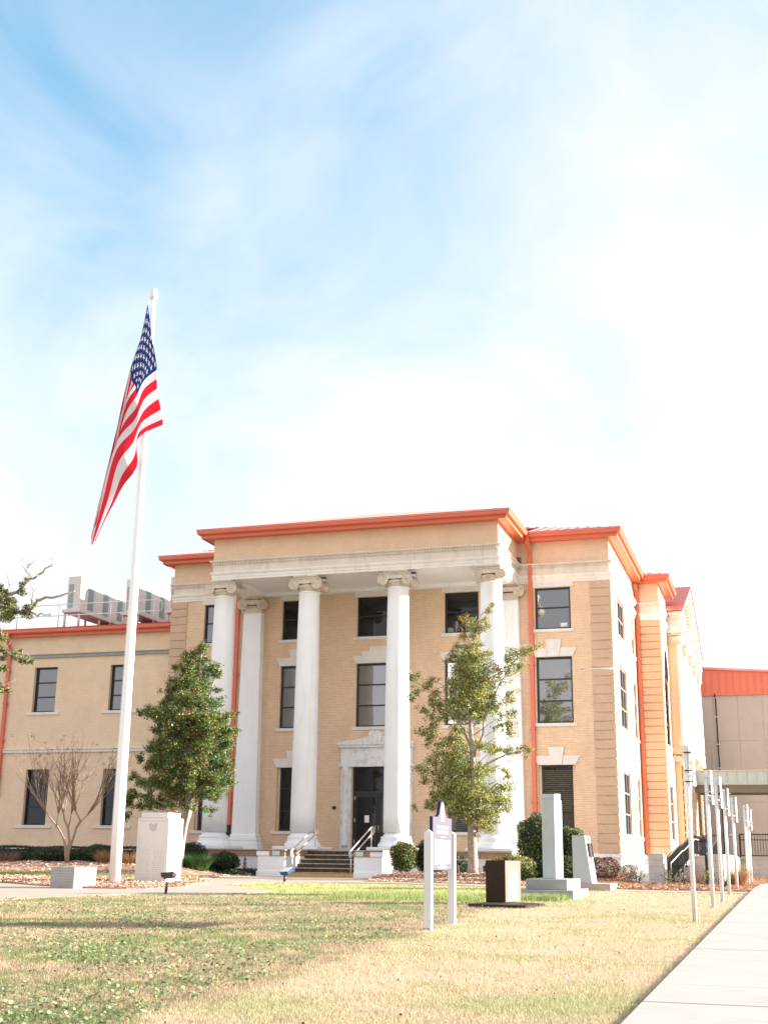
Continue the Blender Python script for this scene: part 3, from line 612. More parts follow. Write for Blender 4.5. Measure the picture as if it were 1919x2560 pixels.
# ---- entrance
dr = bpy.data.objects.new('entrance', None); COL.objects.link(dr); dr.parent = ch; dr.location = (0, 0, 1.05)
b = MB()
for s in (-1, 1):
    b.box(*sorted((s*1.22, s*1.72)), -.12, 0, 0, 3.78)
    b.box(*sorted((s*1.26, s*1.68)), -.16, -.1, 0, .22)
b.box(-1.80, 1.80, -.24, 0, 3.78, 3.93).box(-1.73, 1.73, -.16, 0, 3.93, 4.66).box(-1.80, 1.80, -.26, 0, 4.66, 4.78).box(-1.86, 1.86, -.30, 0, 4.78, 4.90)
inst('door_surround', b.mesh('door_surround', M['marble']), dr); bev(dr.children[-1], .012)
for s in (-1, 1):
    inst('door_column', MB().lathe([(.17, .2), (.17, .3), (.145, .36), (.145, 1.8), (.125, 3.45), (.14, 3.48), (.125, 3.52), (.17, 3.62), (.18, 3.78)], s*1.47, -.14, 24).mesh('door_column', M['marble']), dr)
pd = [(-1.78, 4.90), (1.78, 4.90), (1.45, 4.99), (.95, 5.02), (.45, 5.16), (0, 5.20), (-.45, 5.16), (-.95, 5.02), (-1.45, 4.99)]
inst('pediment', MB().prism(pd, -.22, 0).mesh('pediment', M['marble']), dr)
inst('keystone', MB().prism([(-.22, 4.80), (.22, 4.80), (.34, 5.36), (-.34, 5.36)], -.34, 0).prism([(-.24, 5.36), (.24, 5.36), (.26, 5.42), (-.26, 5.42)], -.34, 0).mesh('keystone', M['marble']), dr)
b = MB().box(-1.20, -1.10, .16, .26, 0, 3.80).box(1.10, 1.20, .16, .26, 0, 3.80).box(-1.1, 1.1, .16, .26, 3.70, 3.80).box(-1.1, 1.1, .155, .265, 2.55, 2.68)
inst('door_frame', b.mesh('door_frame', M['frame']), dr)
inst('transom_pane', MB().face([(-1.1, .20, 2.68), (1.1, .20, 2.68), (1.1, .20, 3.70), (-1.1, .20, 3.70)]).mesh('transom_pane', M['glass_dark']), dr)
for s in (-1, 1):
    a, c_ = (-1.09, -.01) if s < 0 else (.01, 1.09)
    o = inst('door', MB().box(a, a+.1, .17, .24, .02, 2.54).box(c_-.1, c_, .17, .24, .02, 2.54).box(a+.1, c_-.1, .17, .24, .02, .26).box(a+.1, c_-.1, .17, .24, 2.42, 2.54).mesh('door', M['frame']), dr)
    m_ = MB().face([(a+.1, .20, .26), (c_-.1, .20, .26), (c_-.1, .20, 2.42), (a+.1, .20, 2.42)])
    o.data.materials.append(M['glass_dark']); inst('door_pane', m_.mesh('door_pane', M['glass_dark']), dr)
    hx = s*.07-(.0); inst('door_handle', MB().tube([(hx, .17, 1.15), (hx+s*.0, .10, 1.13), (hx, .10, .85), (hx, .17, .83)], .014, 6).mesh('door_handle', M['steel']), dr)
    inst('notice', MB().box(s*.52-.11, s*.52+.11, .19, .196, 1.28, 1.60).mesh('notice', M['signw']), dr)
for z in (.35, 1.3, 2.3): inst('hinge', MB().box(-1.115, -1.085, .13, .17, z, z+.16).mesh('hinge', M['steel']), dr)
inst('alarm_box', MB().box(-2.13, -1.97, -.07, 0, 1.88, 2.0).box(-2.10, -2.0, -.08, -.07, 1.92, 1.95).mesh('alarm_box', M['black']), dr)
# ---- porch and steps
por = bpy.data.objects.new('porch', None); COL.objects.link(por); por.parent = ch; por.location = (0, 0, 0)
PX0, PX1, PY = XC-7.25, XC+7.22, 50.62
SX0, SX1 = -19.19, -16.25
def pb(name, mt, *boxes, bevel=0):
    b = MB()
    for q in boxes: b.box(*q)
    o = b.build(name, M[mt], por); 
    if bevel: bev(o, bevel)
    return o
pb('porch_wall', 'pwhite', (PX0, SX0, PY, YW, -.1, .80), (SX1, PX1, PY, YW, -.1, .80), (SX0, SX1, 50.8, YW, -.1, .88), bevel=.01)
pb('brick_band', 'brick_rail', (PX0-.06, -20.37, PY-.06, YW, .80, 1.02), (-15.06, PX1+.06, PY-.06, YW, .80, 1.02), (-20.37, SX0, PY+.0, YW-.01, .802, 1.018), (SX1, -15.06, PY, YW-.01, .802, 1.018), (SX0, SX1, 50.8, YW-.02, .88, 1.015))
pb('porch_floor', 'tread', (PX0-.1, SX0, PY-.1, YW, 1.02, 1.075), (SX1, PX1+.1, PY-.1, YW, 1.02, 1.075), (SX0, SX1, 50.76, YW-.01, 1.015, 1.07), bevel=.012)
for a, c_, e in ((-20.37, SX0, -1), (SX1, -15.06, 1)):
    pb('cheek_wall', 'pwhite', (a, c_, 48.15, PY-.002, .20, .80), (a-.04 if e < 0 else a, c_ if e < 0 else c_+.04, 48.11, PY-.003, -.1, .22), bevel=.012)
    q0, q1 = (a, a+.46) if e < 0 else (c_-.46, c_)
    pb('end_block', 'white', (q0-.05, q1+.05, 48.10, 48.6, .805, 1.0), bevel=.02)
    pb('brick_coping', 'brick_rail', ((q1+.05 if e < 0 else a), (c_ if e < 0 else q0-.05), 48.12, PY-.06, .802, 1.02), ((a if e < 0 else q1+.05-.5), (a+.5 if e < 0 else c_), 48.6, PY-.06, .802, 1.018))
    pb('coping_slab', 'tread', (a-.06, c_+.04, 48.06, PY-.1, 1.02, 1.06), bevel=.01)
zs = [(.18, 49.10), (.355, 49.33), (.53, 49.62), (.705, 49.98), (.88, 50.38)]
pb('yellow_curb', 'yellow', (SX0+.01, SX1-.01, 48.17, 48.40, -.05, .14), bevel=.015)
pb('landing_slab', 'tread', (SX0+.01, SX1-.01, 48.4, 49.2, -.05, .13))
for i, (z, y) in enumerate(zs):
    y1 = zs[i+1][1]+.06 if i < 4 else 50.8
    pb('step', 'riser', (SX0+.01, SX1-.01, y, y1+.2, z-.2, z-.04)); pb('tread', 'tread', (SX0+.012, SX1-.012, y-.03, y1, z-.04, z), bevel=.01)
pb('step', 'riser', (SX0+.01, SX1-.01, 50.775, 50.797, .86, 1.012))
for (x_, tz) in ((-19.85+.30, 0), (-16.25+.25, 0)):
    s = bpy.data.objects.new('sign_plate', MB().box(-.16, .16, -.008, 0, -.09, .09).mesh('sign_plate', M['mint'])); COL.objects.link(s); s.parent = por
    s.location = (x_-XC, 48.095-YW, .915)
    for k, (tx, dz) in enumerate((('PLEASE WATCH', .04), ('YOUR STEP', -.04))):
        t = inst('lettering', text_mesh(tx, .052 if k == 0 else .06, M['green_ink'], .001), s, (0, -.0105, dz), (R(90), 0, 0))
# handrails: each is a pair of posts, a sloping top rail, a lower rail and end loops
def handrail(x):
    h = bpy.data.objects.new('handrail', None); COL.objects.link(h); h.parent = ch; h.location = (x-XC, 0, 0)
    ya, yb = 48.30-YW, 50.90-YW; r_ = .030
    top = [(0, ya-.13, .95), (0, ya-.20, .88), (0, ya-.20, .74), (0, ya-.13, .67)]
    P0 = (0, ya, 1.02); P1 = (0, yb, 2.02)
    lp = [(0, ya+.0, .80), (0, ya-.12, .76), (0, ya-.20, .84), (0, ya-.20, .95), (0, ya-.13, 1.03), (0, ya, 1.06), (0, yb, 2.02), (0, yb+.22, 2.03), (0, yb+.30, 1.93), (0, yb+.30, 1.80), (0, yb+.22, 1.72), (0, yb+.02, 1.72), (0, ya, .80)]
    inst('rail', MB().tube(lp[1:-2]+[(0, yb, 1.71)], r_, 8).mesh('rail', M['steel']), h)
    inst('lower_rail', MB().tube([(0, ya-.1, .77), (0, ya, .79), (0, yb-.05, 1.70)], r_, 8).mesh('lower_rail', M['steel']), h)
    inst('post', MB().tube([(0, ya, .13), (0, ya, 1.04)], r_, 8).mesh('post', M['steel']), h)
    inst('post', MB().tube([(0, yb, 1.06), (0, yb, 2.02)], r_, 8).mesh('post', M['steel']), h)
handrail(-18.92); handrail(-16.42)
# floodlights on the capitals, downspouts, camera arm
for off in (-1.35, 2.88):
    o = bpy.data.objects.new('floodlight', MB().box(-.11, .11, -.10, .10, -.03, .06).mesh('floodlight', M['bronze'])); COL.objects.link(o); o.parent = ch; o.location = (off, YC-YW-.25, 12.93); o.rotation_euler = (R(-18), 0, R(15))
    inst('lens', MB().box(-.09, .09, -.08, .08, -.042, -.031).mesh('lens', M['lens']), o)
def downspout(parent, x, y, z0, z1, kick=.35, wd=.09, side='y', brk=(3.2, 6.4, 9.3), bottom=True):
    s = wd
    px = x-(parent.location.x); py = y-(parent.location.y)
    b = MB()
    if side == 'y':
        prof = [(py-kick, z1), (py-kick, z1-.25), (py, z1-.75), (py, z0)]
        for (ya, za), (yb, zb) in zip(prof, prof[1:]): b.hexa([(px-s, ya-s, za), (px+s, ya-s, za), (px+s, ya+s*.2, za), (px-s, ya+s*.2, za)][::-1], [(px-s, yb-s, zb), (px+s, yb-s, zb), (px+s, yb+s*.2, zb), (px-s, yb+s*.2, zb)][::-1])
    o = inst('downspout', b.mesh('downspout', M['red']), parent)
    for z in brk: inst('bracket', MB().box(px-s-.07, px+s+.07, py-s-.01, py+.05, z, z+.03).mesh('bracket', M['red']), o)
    return o
downspout(ch, -10.32, YW-.06, 1.7, 15.22, kick=.52)
downspout(ch, -25.0, YW-.06, 2.2, 15.22, kick=.52)
b = MB().box(-25.09-XC, -24.91-XC, -.16, -.02, 1.4, 2.2); inst('downspout_boot', b.mesh('downspout_boot', M['black']), ch)
downspout(ch, -6.53, Y2-.06, 1.1, 15.2, kick=.48, brk=(1.6, 4.4, 6.9, 9.3, 12.3))
o = inst('camera_arm', MB().tube([(-7.9-XC, -.35, 9.02), (XS-XC+.1, -.12, 9.03)], .02, 6).ball((-7.98-XC, -.38, 9.02), .07, 10).mesh('camera_arm', M['galv']), ch)
inst('lens', MB().ball((-7.99-XC, -.44, 9.01), .03, 8).mesh('lens', M['black']), o)
# bird-box like fitting under the eave
inst('junction_box', MB().box(XC+6.8-XC, XC+6.95-XC, -.25, -.05, 14.15, 14.35).mesh('junction_box', M['gbeam']), ch)
# ---- side pediment bay
X3 = -4.62
b = MB().box(X2, X2+.42, 71.4, 87.6, .9, 6.10); b.build('bay_base', M['brick_quoin'], ch)
for yy in (71.4, 75.0, 78.8, 83.0, 86.8):
    me = MB().box(0, .16, 0, .8, 0, .355).mesh('quoin_block', M['brick_quoin'])
    for i in range(12): o = inst('quoin_block', me, ch, (X2+.36-XC, yy-YW, 1.1+i*.402)); bev(o, .012)
b = MB().prism([(X2, 6.35), (X2, 6.10), (X2+.55, 6.10), (X2+.55, 6.2), (X2+.2, 6.45)], 71.2, 87.8, 'y'); b.build('bay_sill', M['wstone'], ch)
for yy in (70.7, 75.1, 79.1, 83.2, 87.4):
    c_ = MB().box(X2, X2+.48, yy-.38, yy+.38, 6.4, 12.55).box(X2, X2+.6, yy-.48, yy+.48, 6.4, 6.8); c_.build('bay_pilaster', M['brick_quoin'], ch)
    c_ = MB().lathe([(.40, 6.8), (.38, 7.2), (.36, 9), (.32, 12.4), (.36, 12.45), (.36, 12.5)], X2+.45, yy, 20); c_.build('bay_column', M['wstone'], ch)
    c_ = MB().box(X2, X2+.86, yy-.46, yy+.46, 12.98, 13.10)
    for s in (-1, 1): c_.tube([(X2+.2, yy+s*.36, 12.75), (X2+.85, yy+s*.36, 12.75)], .2, 14)
    c_.box(X2, X2+.8, yy-.36, yy+.36, 12.5, 12.98); c_.build('capital', M['cap'], ch)
    MB().box(X2, X3+.10, yy-.55, yy+.55, 13.11, 13.42).box(X2, X3+.16, yy-.6, yy+.6, 13.42, 13.5).box(X2, X3+.08, yy-.53, yy+.53, 13.5, 13.85).box(X2, X3+.26, yy-.68, yy+.68, 13.85, 14.0).build('bracket_block', M['wstone'], ch)
MB().box(X2, X2+.62, 70.3, 88, 13.11, 13.95).box(X2, X3+.12, 70.0, 88.3, 13.96, 14.12).build('bay_entablature', M['stonew'], ch)
b = MB()
for k in range(58): y = 70.4+k*.305; b.box(X2+.62, X2+.80, y, y+.16, 13.62, 13.94)
tag(b.build('dentils', M['stone'], ch), kind='stuff')
AY, AZ = 79.15, 17.45
b = MB().prism([(70.2, 14.12), (88.1, 14.12), (AY, AZ-.1)], X2-.3, X2+.35, 'x'); b.build('tympanum', M['stonew'], ch)
for s, ye_ in ((1, 69.6), (-1, 88.7)):
    b = MB().prism([(ye_, 14.02), (ye_, 14.22), (AY, AZ+.12), (AY, AZ-.10)] if s > 0 else [(AY, AZ-.10), (AY, AZ+.12), (ye_, 14.22), (ye_, 14.02)], X2, X3+.16, 'x'); b.build('raking_cornice', M['wstone'], ch)
    b = MB(); n = 22
    for k in range(n):
        t = (k+.5)/n; y = ye_+(AY-ye_)*t; z = 14.0+(AZ-.12-14.0)*t; b.box(X2+.30, X3+.10, y-.10, y+.10, z-.14, z+.02)
    tag(b.build('modillions', M['stone'], ch), kind='stuff')
for (ya, yb) in ((69.4, AY), (88.9, AY)):
    n = 16
    for k in range(n):
        y0_, y1_ = ya+(yb-ya)*k/n, ya+(yb-ya)*(k+1)/n; zf = lambda y: 14.24+(AZ+.16-14.24)*abs(y-ya)/abs(yb-ya)
        b = MB().face([(X3+.22, y0_, zf(y0_)), (X3+.22, y1_, zf(y1_)), (XC, y1_, zf(y1_)), (XC, y0_, zf(y0_))]); b.box(XC, X3+.22, y0_-.02, y0_+.02, zf(y0_), zf(y0_)+.07); b.face([(X3+.22, y0_, zf(y0_)-.16), (X3+.22, y1_, zf(y1_)-.16), (X3+.22, y1_, zf(y1_)), (X3+.22, y0_, zf(y0_))])
        b.build('roof_panel', M['redroof'], ch)

# ------------------------------------------------------------------ left wing
YL = 56.2
wg = thing('office_wing', 'two storey buff brick wing with rooftop units left of the columned building', 'building', (-33, YL, 0))
WX = [-31.66, -36.12, -40.6, -45.1]
wh = []
for x in WX: wh += [(x-.68, x+.68, 2.15, 4.92), (x-.68, x+.68, 7.83, 10.17)]
wall('wall', M['brick_wing'], wg, 'y', YL, -52, XL, 1.08, 11.79, wh, depth=.30)
for x in WX:
    o = window(wg, 1.36, 2.77, [.9, 1.86], gl='glass_dark', depth=.24, sill_ext=.36); o.location = (x+33, 0, 2.15)
    o = window(wg, 1.36, 2.34, [.8, 1.55], gl='glass', depth=.24, sill_ext=.3); o.location = (x+33, 0, 7.83)
sweep('plinth', M['pwhite'], wg, [(-52, 75), (-52, YL), (XL, YL)], [(.05, -.1), (.05, 1.08), (0, 1.09)])
sweep('string_course', M['wstone'], wg, [(-52, 75), (-52, YL), (XL, YL)], [(0, 5.76), (.08, 5.76), (.08, 5.90), (.12, 5.91), (.12, 5.94), (0, 5.96)])
sweep('string_course', M['graycon'], wg, [(-52, 75), (-52, YL), (XL, YL)], [(0, 10.64), (.08, 10.65), (.08, 10.80), (.12, 10.81), (.12, 10.84), (0, 10.86)])
sweep('fascia', M['red'], wg, [(-52, 75), (-52, YL), (XL, YL)], [(0, 11.78), (.26, 11.77), (.28, 11.77), (.28, 11.98), (.26, 11.98)])
sweep('gutter', M['red'], wg, [(-52, 75), (-52, YL), (XL, YL)], [(.28, 11.93), (.42, 11.93), (.47, 11.99), (.47, 12.12), (.50, 12.16), (.45, 12.16), (.38, 12.1), (.2, 12.1)])
downspout(wg, -38.35, YL-.08, 3.6, 11.95, kick=.35, brk=(4.6, 6.4, 8.3, 10.0))
roof_slope(wg, (-50, YL-.46), (XL-.02, YL-.46), (0, 1), 12.12, .205, 12, pitch=.62, clipa=False, clipb=False)
b = MB().face([(-52, 75, 0), (-52, YL, 0), (-52, YL, 11.7), (-52, 75, 11.7)]); b.build('wall', M['brick_wing'], wg)
# roof guard rail
def roofz(y): return 12.12+.205*(y-YL+.46)
gr = thing('roof_railing', 'grey pipe guard railing along the edge of the wing roof', 'railing', (-36, 57.2, roofz(57.2)))
zr = 13.70; yr = 57.2
gr_pts = [(-46, yr, zr), (-30.35, yr, zr), (-30.18, yr, zr-.08), (-30.14, yr, zr-.22), (-30.14, yr, zr-.46), (-30.18, yr, zr-.55), (-30.32, yr, zr-.60), (-46, yr, zr-.60)]
MB().tube(gr_pts, .028, 8).build('rail', M['galv'], gr)
for x in (-30.6, -33.15, -36.3, -38.85, -41.4, -44.0): MB().tube([(x, yr, roofz(yr)), (x, yr, zr)], .028, 8).build('post', M['galv'], gr)
# air conditioning rows
def hvac(x, y, z, label, n=4):
    h = thing('air_conditioner', label, 'air conditioner', (x, y, z), 0, 'rooftop air conditioning banks')
    for i in range(n):
        y0_ = i*1.68
        o = inst('casing', MB().box(0, .85, y0_, y0_+1.64, .04, 1.95).mesh('casing', M['hvac']), h); bev(o, .02)
        inst('coil', MB().box(.851, .858, y0_+.82, y0_+1.42, .15, 1.50).mesh('coil', M['louver']), o)
        lv = MB()
        for k in range(14): lv.box(.858, .872, y0_+.82, y0_+1.42, .16+k*.098, .175+k*.098)
        inst('louvre', lv.mesh('louvre', M['hvac']), o)
        inst('seam_post', MB().box(.84, .875, y0_+1.60, y0_+1.68, .04, 1.92).mesh('seam_post', M['hvac']), o)
    inst('coil', MB().box(.09, .40, -.008, -.001, .15, 1.50).mesh('coil', M['louver']), h)
    lv = MB()
    for k in range(12): lv.box(.09, .40, -.018, -.008, .18+k*.11, .195+k*.11)
    for k in range(3): lv.box(.15+k*.1, .16+k*.1, -.02, -.008, .15, 1.5)
    inst('louvre', lv.mesh('louvre', M['hvac']), h)
    b = MB().box(-.15, 1.0, -.2, n*1.68+.2, -.14, .03); inst('stand_frame', b.mesh('stand_frame', M['hvac']), h)
    for yy in (0, 2.2, 4.4, 6.4):
        for xx in (-.05, .85):
            zb = roofz(y+yy)-z; inst('stand_leg', MB().tube([(xx, yy, min(zb, -.16)), (xx, yy, -.14)], .07, 8).mesh('stand_leg', M['hvac']), h)
hvac(-37.62, 60.0, 13.98, 'leftmost bank of cream rooftop air conditioners, fully in view beside the flagpole')
hvac(-34.75, 61.5, 13.98, 'middle bank of cream rooftop air conditioners, crossed by the flagpole')
hvac(-31.95, 61.5, 13.98, 'rightmost bank of cream rooftop air conditioners, half hidden by the columned building')
# ------------------------------------------------------------------ ground
LAWN_X = lambda y: np.where(y < 27, -4.55-(y-8.8)*.075, -5.95-(y-27)*.05)     # edge between weedy lawn and mown dry strip
xs = np.unique(np.concatenate([np.array([-3000, -800, -200, -90]), np.arange(-60, 30, 1.0), np.array([60, 200, 800, 3000])]))
ys = np.unique(np.concatenate([np.array([-3000, -600, -100, -30]), np.arange(0, 38, 2.0), np.arange(38, 50, .5), np.arange(50, 110, 5.0), np.array([200, 800, 3000])]))
GX, GY = np.meshgrid(xs, ys); V = np.stack([GX.ravel(), GY.ravel(), gzv(GX.ravel(), GY.ravel())], 1)
nx, ny = len(xs), len(ys); I = np.arange(nx*ny).reshape(ny, nx)
Fq = np.stack([I[:-1, :-1].ravel(), I[:-1, 1:].ravel(), I[1:, 1:].ravel(), I[1:, :-1].ravel()], 1)
def grass_color(t, geo, blades):
    """lawn colours, shared by the soil sheet and by the blades"""
    s = t.nodes.new('ShaderNodeSeparateXYZ'); t.links.new(geo.outputs['Position'], s.inputs[0])
    def noise(sc, det=5, rough=.6, off=0.0, sx=(1, 1, 1)):
        mp = t.nodes.new('ShaderNodeMapping'); mp.inputs['Location'].default_value = (off, off*.7, 0); mp.inputs['Scale'].default_value = sx; t.links.new(geo.outputs['Position'], mp.inputs[0])
        n = t.nodes.new('ShaderNodeTexNoise'); n.inputs['Scale'].default_value = sc; n.inputs['Detail'].default_value = det; n.inputs['Roughness'].default_value = rough; t.links.new(mp.outputs[0], n.inputs['Vector']); return n.outputs['Fac']
    def ramp(v, a, b_): 
        r_ = t.nodes.new('ShaderNodeMapRange'); r_.interpolation_type = 'SMOOTHSTEP'; r_.inputs[1].default_value = a; r_.inputs[2].default_value = b_; t.links.new(v, r_.inputs[0]); return r_.outputs[0]
    # side of the mowing line: x > a + b*y
    e = mth(t, 'MULTIPLY_ADD', s.outputs[1], .069, s.outputs[0]); e = mth(t, 'ADD', e, 3.97)
    wob = mth(t, 'MULTIPLY_ADD', noise(.9, 3), 1.0, -.5); e = mth(t, 'ADD', e, wob); side = ramp(e, -.22, .22)
    dry = mixc(t, ramp(noise(.8, 4, .6, 3.0), .38, .62), (.60, .49, .375), (.53, .46, .32))
    dry = mixc(t, ramp(noise(.40, 4, .6, 11.0), .46, .64), dry, (.43, .43, .25))
    dry = mixc(t, ramp(noise(2.6, 5, .7, 5.0), .58, .70), dry, (.42, .28, .18))
    wd = mixc(t, ramp(noise(.55, 5, .65, 7.0), .40, .58), (.22, .26, .115), (.42, .33, .235))
    wd = mixc(t, ramp(noise(2.6, 4, .6, 9.0), .52, .64), wd, (.52, .41, .29))
    far = ramp(s.outputs[1], 26.5, 31.0)
    gr = mixc(t, ramp(noise(.5, 4, .6, 2.0), .38, .60), (.42, .50, .17), (.50, .46, .26))
    gr = mixc(t, ramp(noise(2.2, 4, .6, 4.0), .54, .66), gr, (.22, .28, .10))
    wd = mixc(t, far, wd, gr)
    return mixc(t, side, wd, dry)
def grass_mat(name, blades):
    m = bpy.data.materials.new(name); m.use_nodes = True; t = m.node_tree; p = t.nodes['Principled BSDF']; p.inputs['Roughness'].default_value = .8 if not blades else .55; p.inputs['Specular IOR Level'].default_value = .2
    geo = t.nodes.new('ShaderNodeNewGeometry'); c = grass_color(t, geo, blades)
    if blades:
        f = mth(t, 'MULTIPLY_ADD', geo.outputs['Random Per Island'], .5, .76); v = t.nodes.new('ShaderNodeVectorMath'); v.operation = 'SCALE'; t.links.new(c, v.inputs[0]); t.links.new(f, v.inputs['Scale']); c = v.outputs[0]
        tr = t.nodes.new('ShaderNodeBsdfTranslucent'); t.links.new(c, tr.inputs[0]); mx = t.nodes.new('ShaderNodeMixShader'); mx.inputs[0].default_value = .3
        t.links.new(c, p.inputs['Base Color']); t.links.new(p.outputs[0], mx.inputs[1]); t.links.new(tr.outputs[0], mx.inputs[2]); t.links.new(mx.outputs[0], t.nodes['Material Output'].inputs[0])
    else:
        n = t.nodes.new('ShaderNodeTexNoise'); n.inputs['Scale'].default_value = 22; n.inputs['Detail'].default_value = 6; n.inputs['Roughness'].default_value = .7; t.links.new(geo.outputs['Position'], n.inputs['Vector'])
        f = mth(t, 'MULTIPLY_ADD', n.outputs['Fac'], 1.1, .28); v = t.nodes.new('ShaderNodeVectorMath'); v.operation = 'SCALE'; t.links.new(c, v.inputs[0]); t.links.new(f, v.inputs['Scale']); t.links.new(v.outputs[0], p.inputs['Base Color'])
        b_ = t.nodes.new('ShaderNodeBump'); b_.inputs['Strength'].default_value = .6; b_.inputs['Distance'].default_value = .03; t.links.new(n.outputs['Fac'], b_.inputs['Height']); t.links.new(b_.outputs[0], p.inputs['Normal'])
    return m
M['ground'] = grass_mat('lawn_soil', False); M['blade'] = grass_mat('lawn_grass', True)
gnd = inst('ground', raw_mesh('ground', V, Fq, M['ground'], smooth=True)); gnd['kind'] = 'structure'
def drape(name, poly, mt, dz, step=1.0, parent=None, skirt=.12, jit=0.0):
    P = np.array(poly, float); x0_, y0_ = P.min(0); x1_, y1_ = P.max(0)
    pts = [Vector(p) for p in poly]; n0 = len(pts)
    ins = [(x, y) for x in np.arange(x0_+step*.5, x1_, step) for y in np.arange(y0_+step*.5, y1_, step)]
    ins = [Vector(q) for q, k in zip(ins, inside(np.array(ins) if ins else np.zeros((0, 2)), P)) if k] if ins else []
    r_ = delaunay_2d_cdt(pts+ins, [], [list(range(n0))], 1, 1e-5)
    vs_, fs = r_[0], r_[2]; b = MB()
    vv = [(v.x, v.y, gz(v.x, v.y)+dz+(random.uniform(-jit, jit) if jit else 0)) for v in vs_]
    k = len(b.v); b.v += vv
    for f in fs: b.f.append([k+i for i in f]); b.m.append(0); b.sm.append(jit > 0)
    if skirt:
        for i in range(n0):
            a, c_ = poly[i], poly[(i+1) % n0]; za, zb = gz(*a)+dz, gz(*c_)+dz
            b.face([(a[0], a[1], za-skirt), (c_[0], c_[1], zb-skirt), (c_[0], c_[1], zb), (a[0], a[1], za)])
    return b.build(name, M[mt], parent)
def inside(Q, P):
    if len(Q) == 0: return np.zeros(0, bool)
    x, y = Q[:, 0], Q[:, 1]; c_ = np.zeros(len(Q), bool); n = len(P)
    for i in range(n):
        x1_, y1_ = P[i]; x2_, y2_ = P[(i+1) % n]
        if y1_ == y2_: continue
        hit = ((y1_ > y) != (y2_ > y)) & (x < (x2_-x1_)*(y-y1_)/(y2_-y1_)+x1_); c_ ^= hit
    return c_
# outlines
def arc(cx, cy, rx, ry, a0, a1, n): return [(cx+rx*math.cos(R(a0+(a1-a0)*i/n)), cy+ry*math.sin(R(a0+(a1-a0)*i/n))) for i in range(n+1)]
PLAZA = [(-40, 22.0), (-16.6, 23.6), (-16.4, 26.5), (-15.3, 28.4)]+arc(-14.8, 31.2, 1.75, 2.3, -60, 60, 8)+[(-14.9, 34.2), (-15.9, 35.6), (-16.3, 37.2), (-15.6, 38.4), (-13.9, 39.2), (-13.2, 40.5), (-15.05, 47.4), (-15.02, 48.15), (-20.4, 48.15), (-20.6, 45.5), (-19.4, 41.5), (-18.4, 38.8), (-40, 38.8)]
ISLAND = [(-40, 34.4), (-22.3, 33.6), (-20.3, 32.2)]+arc(-17.9, 33.0, 1.75, 1.85, -115, 60, 10)+[(-17.2, 37.0), (-18.4, 38.8), (-19.0, 39.6), (-40, 39.4)]
BEDL = [(-52, 41.8), (-30, 41.6), (-24, 41.0), (-19.4, 40.6), (-19.4, 41.5), (-20.6, 45.5), (-20.42, 48.0), (-20.42, 50.6), (-24.95, 50.6), (-24.95, 55.4), (-28.7, 56.1), (-52, 56.1)]
WALK = [(-13.9, 39.2), (-12.2, 39.5), (-9.8, 39.0), (-7.35, 37.7), (-3.9, 36.7), (-.95, 36.9), (-.95, 37.9), (-3.9, 37.85), (-7.3, 39.2), (-9.8, 40.5), (-12.2, 41.0), (-13.2, 40.5)]
BEDR = [(-13.2, 40.5), (-12.2, 41.0), (-9.8, 40.5), (-7.3, 39.2), (-3.9, 37.85), (-1.0, 37.9), (-.9, 44.0), (-.85, 48.6), (.6, 49.2), (8, 49.2), (8, 62), (-5.2, 62), (-6.5, 55.4), (-10.4, 55.4), (-10.4, 50.6), (-15.05, 50.6), (-15.05, 47.4)]
o = drape('plaza_paving', PLAZA, 'conc', .018, 1.0); o['kind'] = 'structure'
o = drape('garden_path', WALK, 'conc', .022, 1.0); o['kind'] = 'structure'
def walk_x(y): return -1.24+(y-10)*.0105
sw = thing('sidewalk', None, None, (0, 20, 0)); sw['kind'] = 'structure'
yy = -5.95; slabs = []
while yy < 48.5:
    y2_ = min(yy+(5.75 if yy < 40 else 3.0), 48.6); b = MB(); n = 4
    for k in range(n):
        ya, yb = yy+.02+(y2_-yy-.04)*k/n, yy+.02+(y2_-yy-.04)*(k+1)/n
        q = [(walk_x(ya), ya), (2.2, ya), (2.2, yb), (walk_x(yb), yb)]; top = [(x, y, gz(x, y)+.045) for x, y in q]; bot = [(x, y, z-.14) for x, y, z in top]; b.hexa(bot, top)
    o = b.build('paving_slab', M['concs'], sw); bev(o, .008); yy = y2_
MB().face([(walk_x(-6)+.02, -6, gz(0, -6)+.02), (2.19, -6, gz(0, -6)+.02), (2.19, 0, gz(0, 0)+.02), (walk_x(0)+.02, 0, gz(0, 0)+.02)]).face([(walk_x(0)+.02, 0, gz(0, 0)+.02), (2.19, 0, gz(0, 0)+.02), (2.19, 40, .02), (walk_x(40)+.02, 40, .02)]).face([(walk_x(40)+.02, 40, .02), (2.19, 40, .02), (2.19, 48.6, .02), (walk_x(48.6)+.02, 48.6, .02)]).build('joint_bed', M['graycon'], sw)
isl = drape('mulch_island', ISLAND, 'mulch', .045, .5, jit=.012); tag(isl, kind='structure')
bl = drape('mulch_bed', BEDL, 'mulch', .03, .6, jit=.015); tag(bl, kind='structure')
brd = drape('mulch_bed', BEDR, 'mulch', .035, .6, jit=.015); tag(brd, kind='structure')
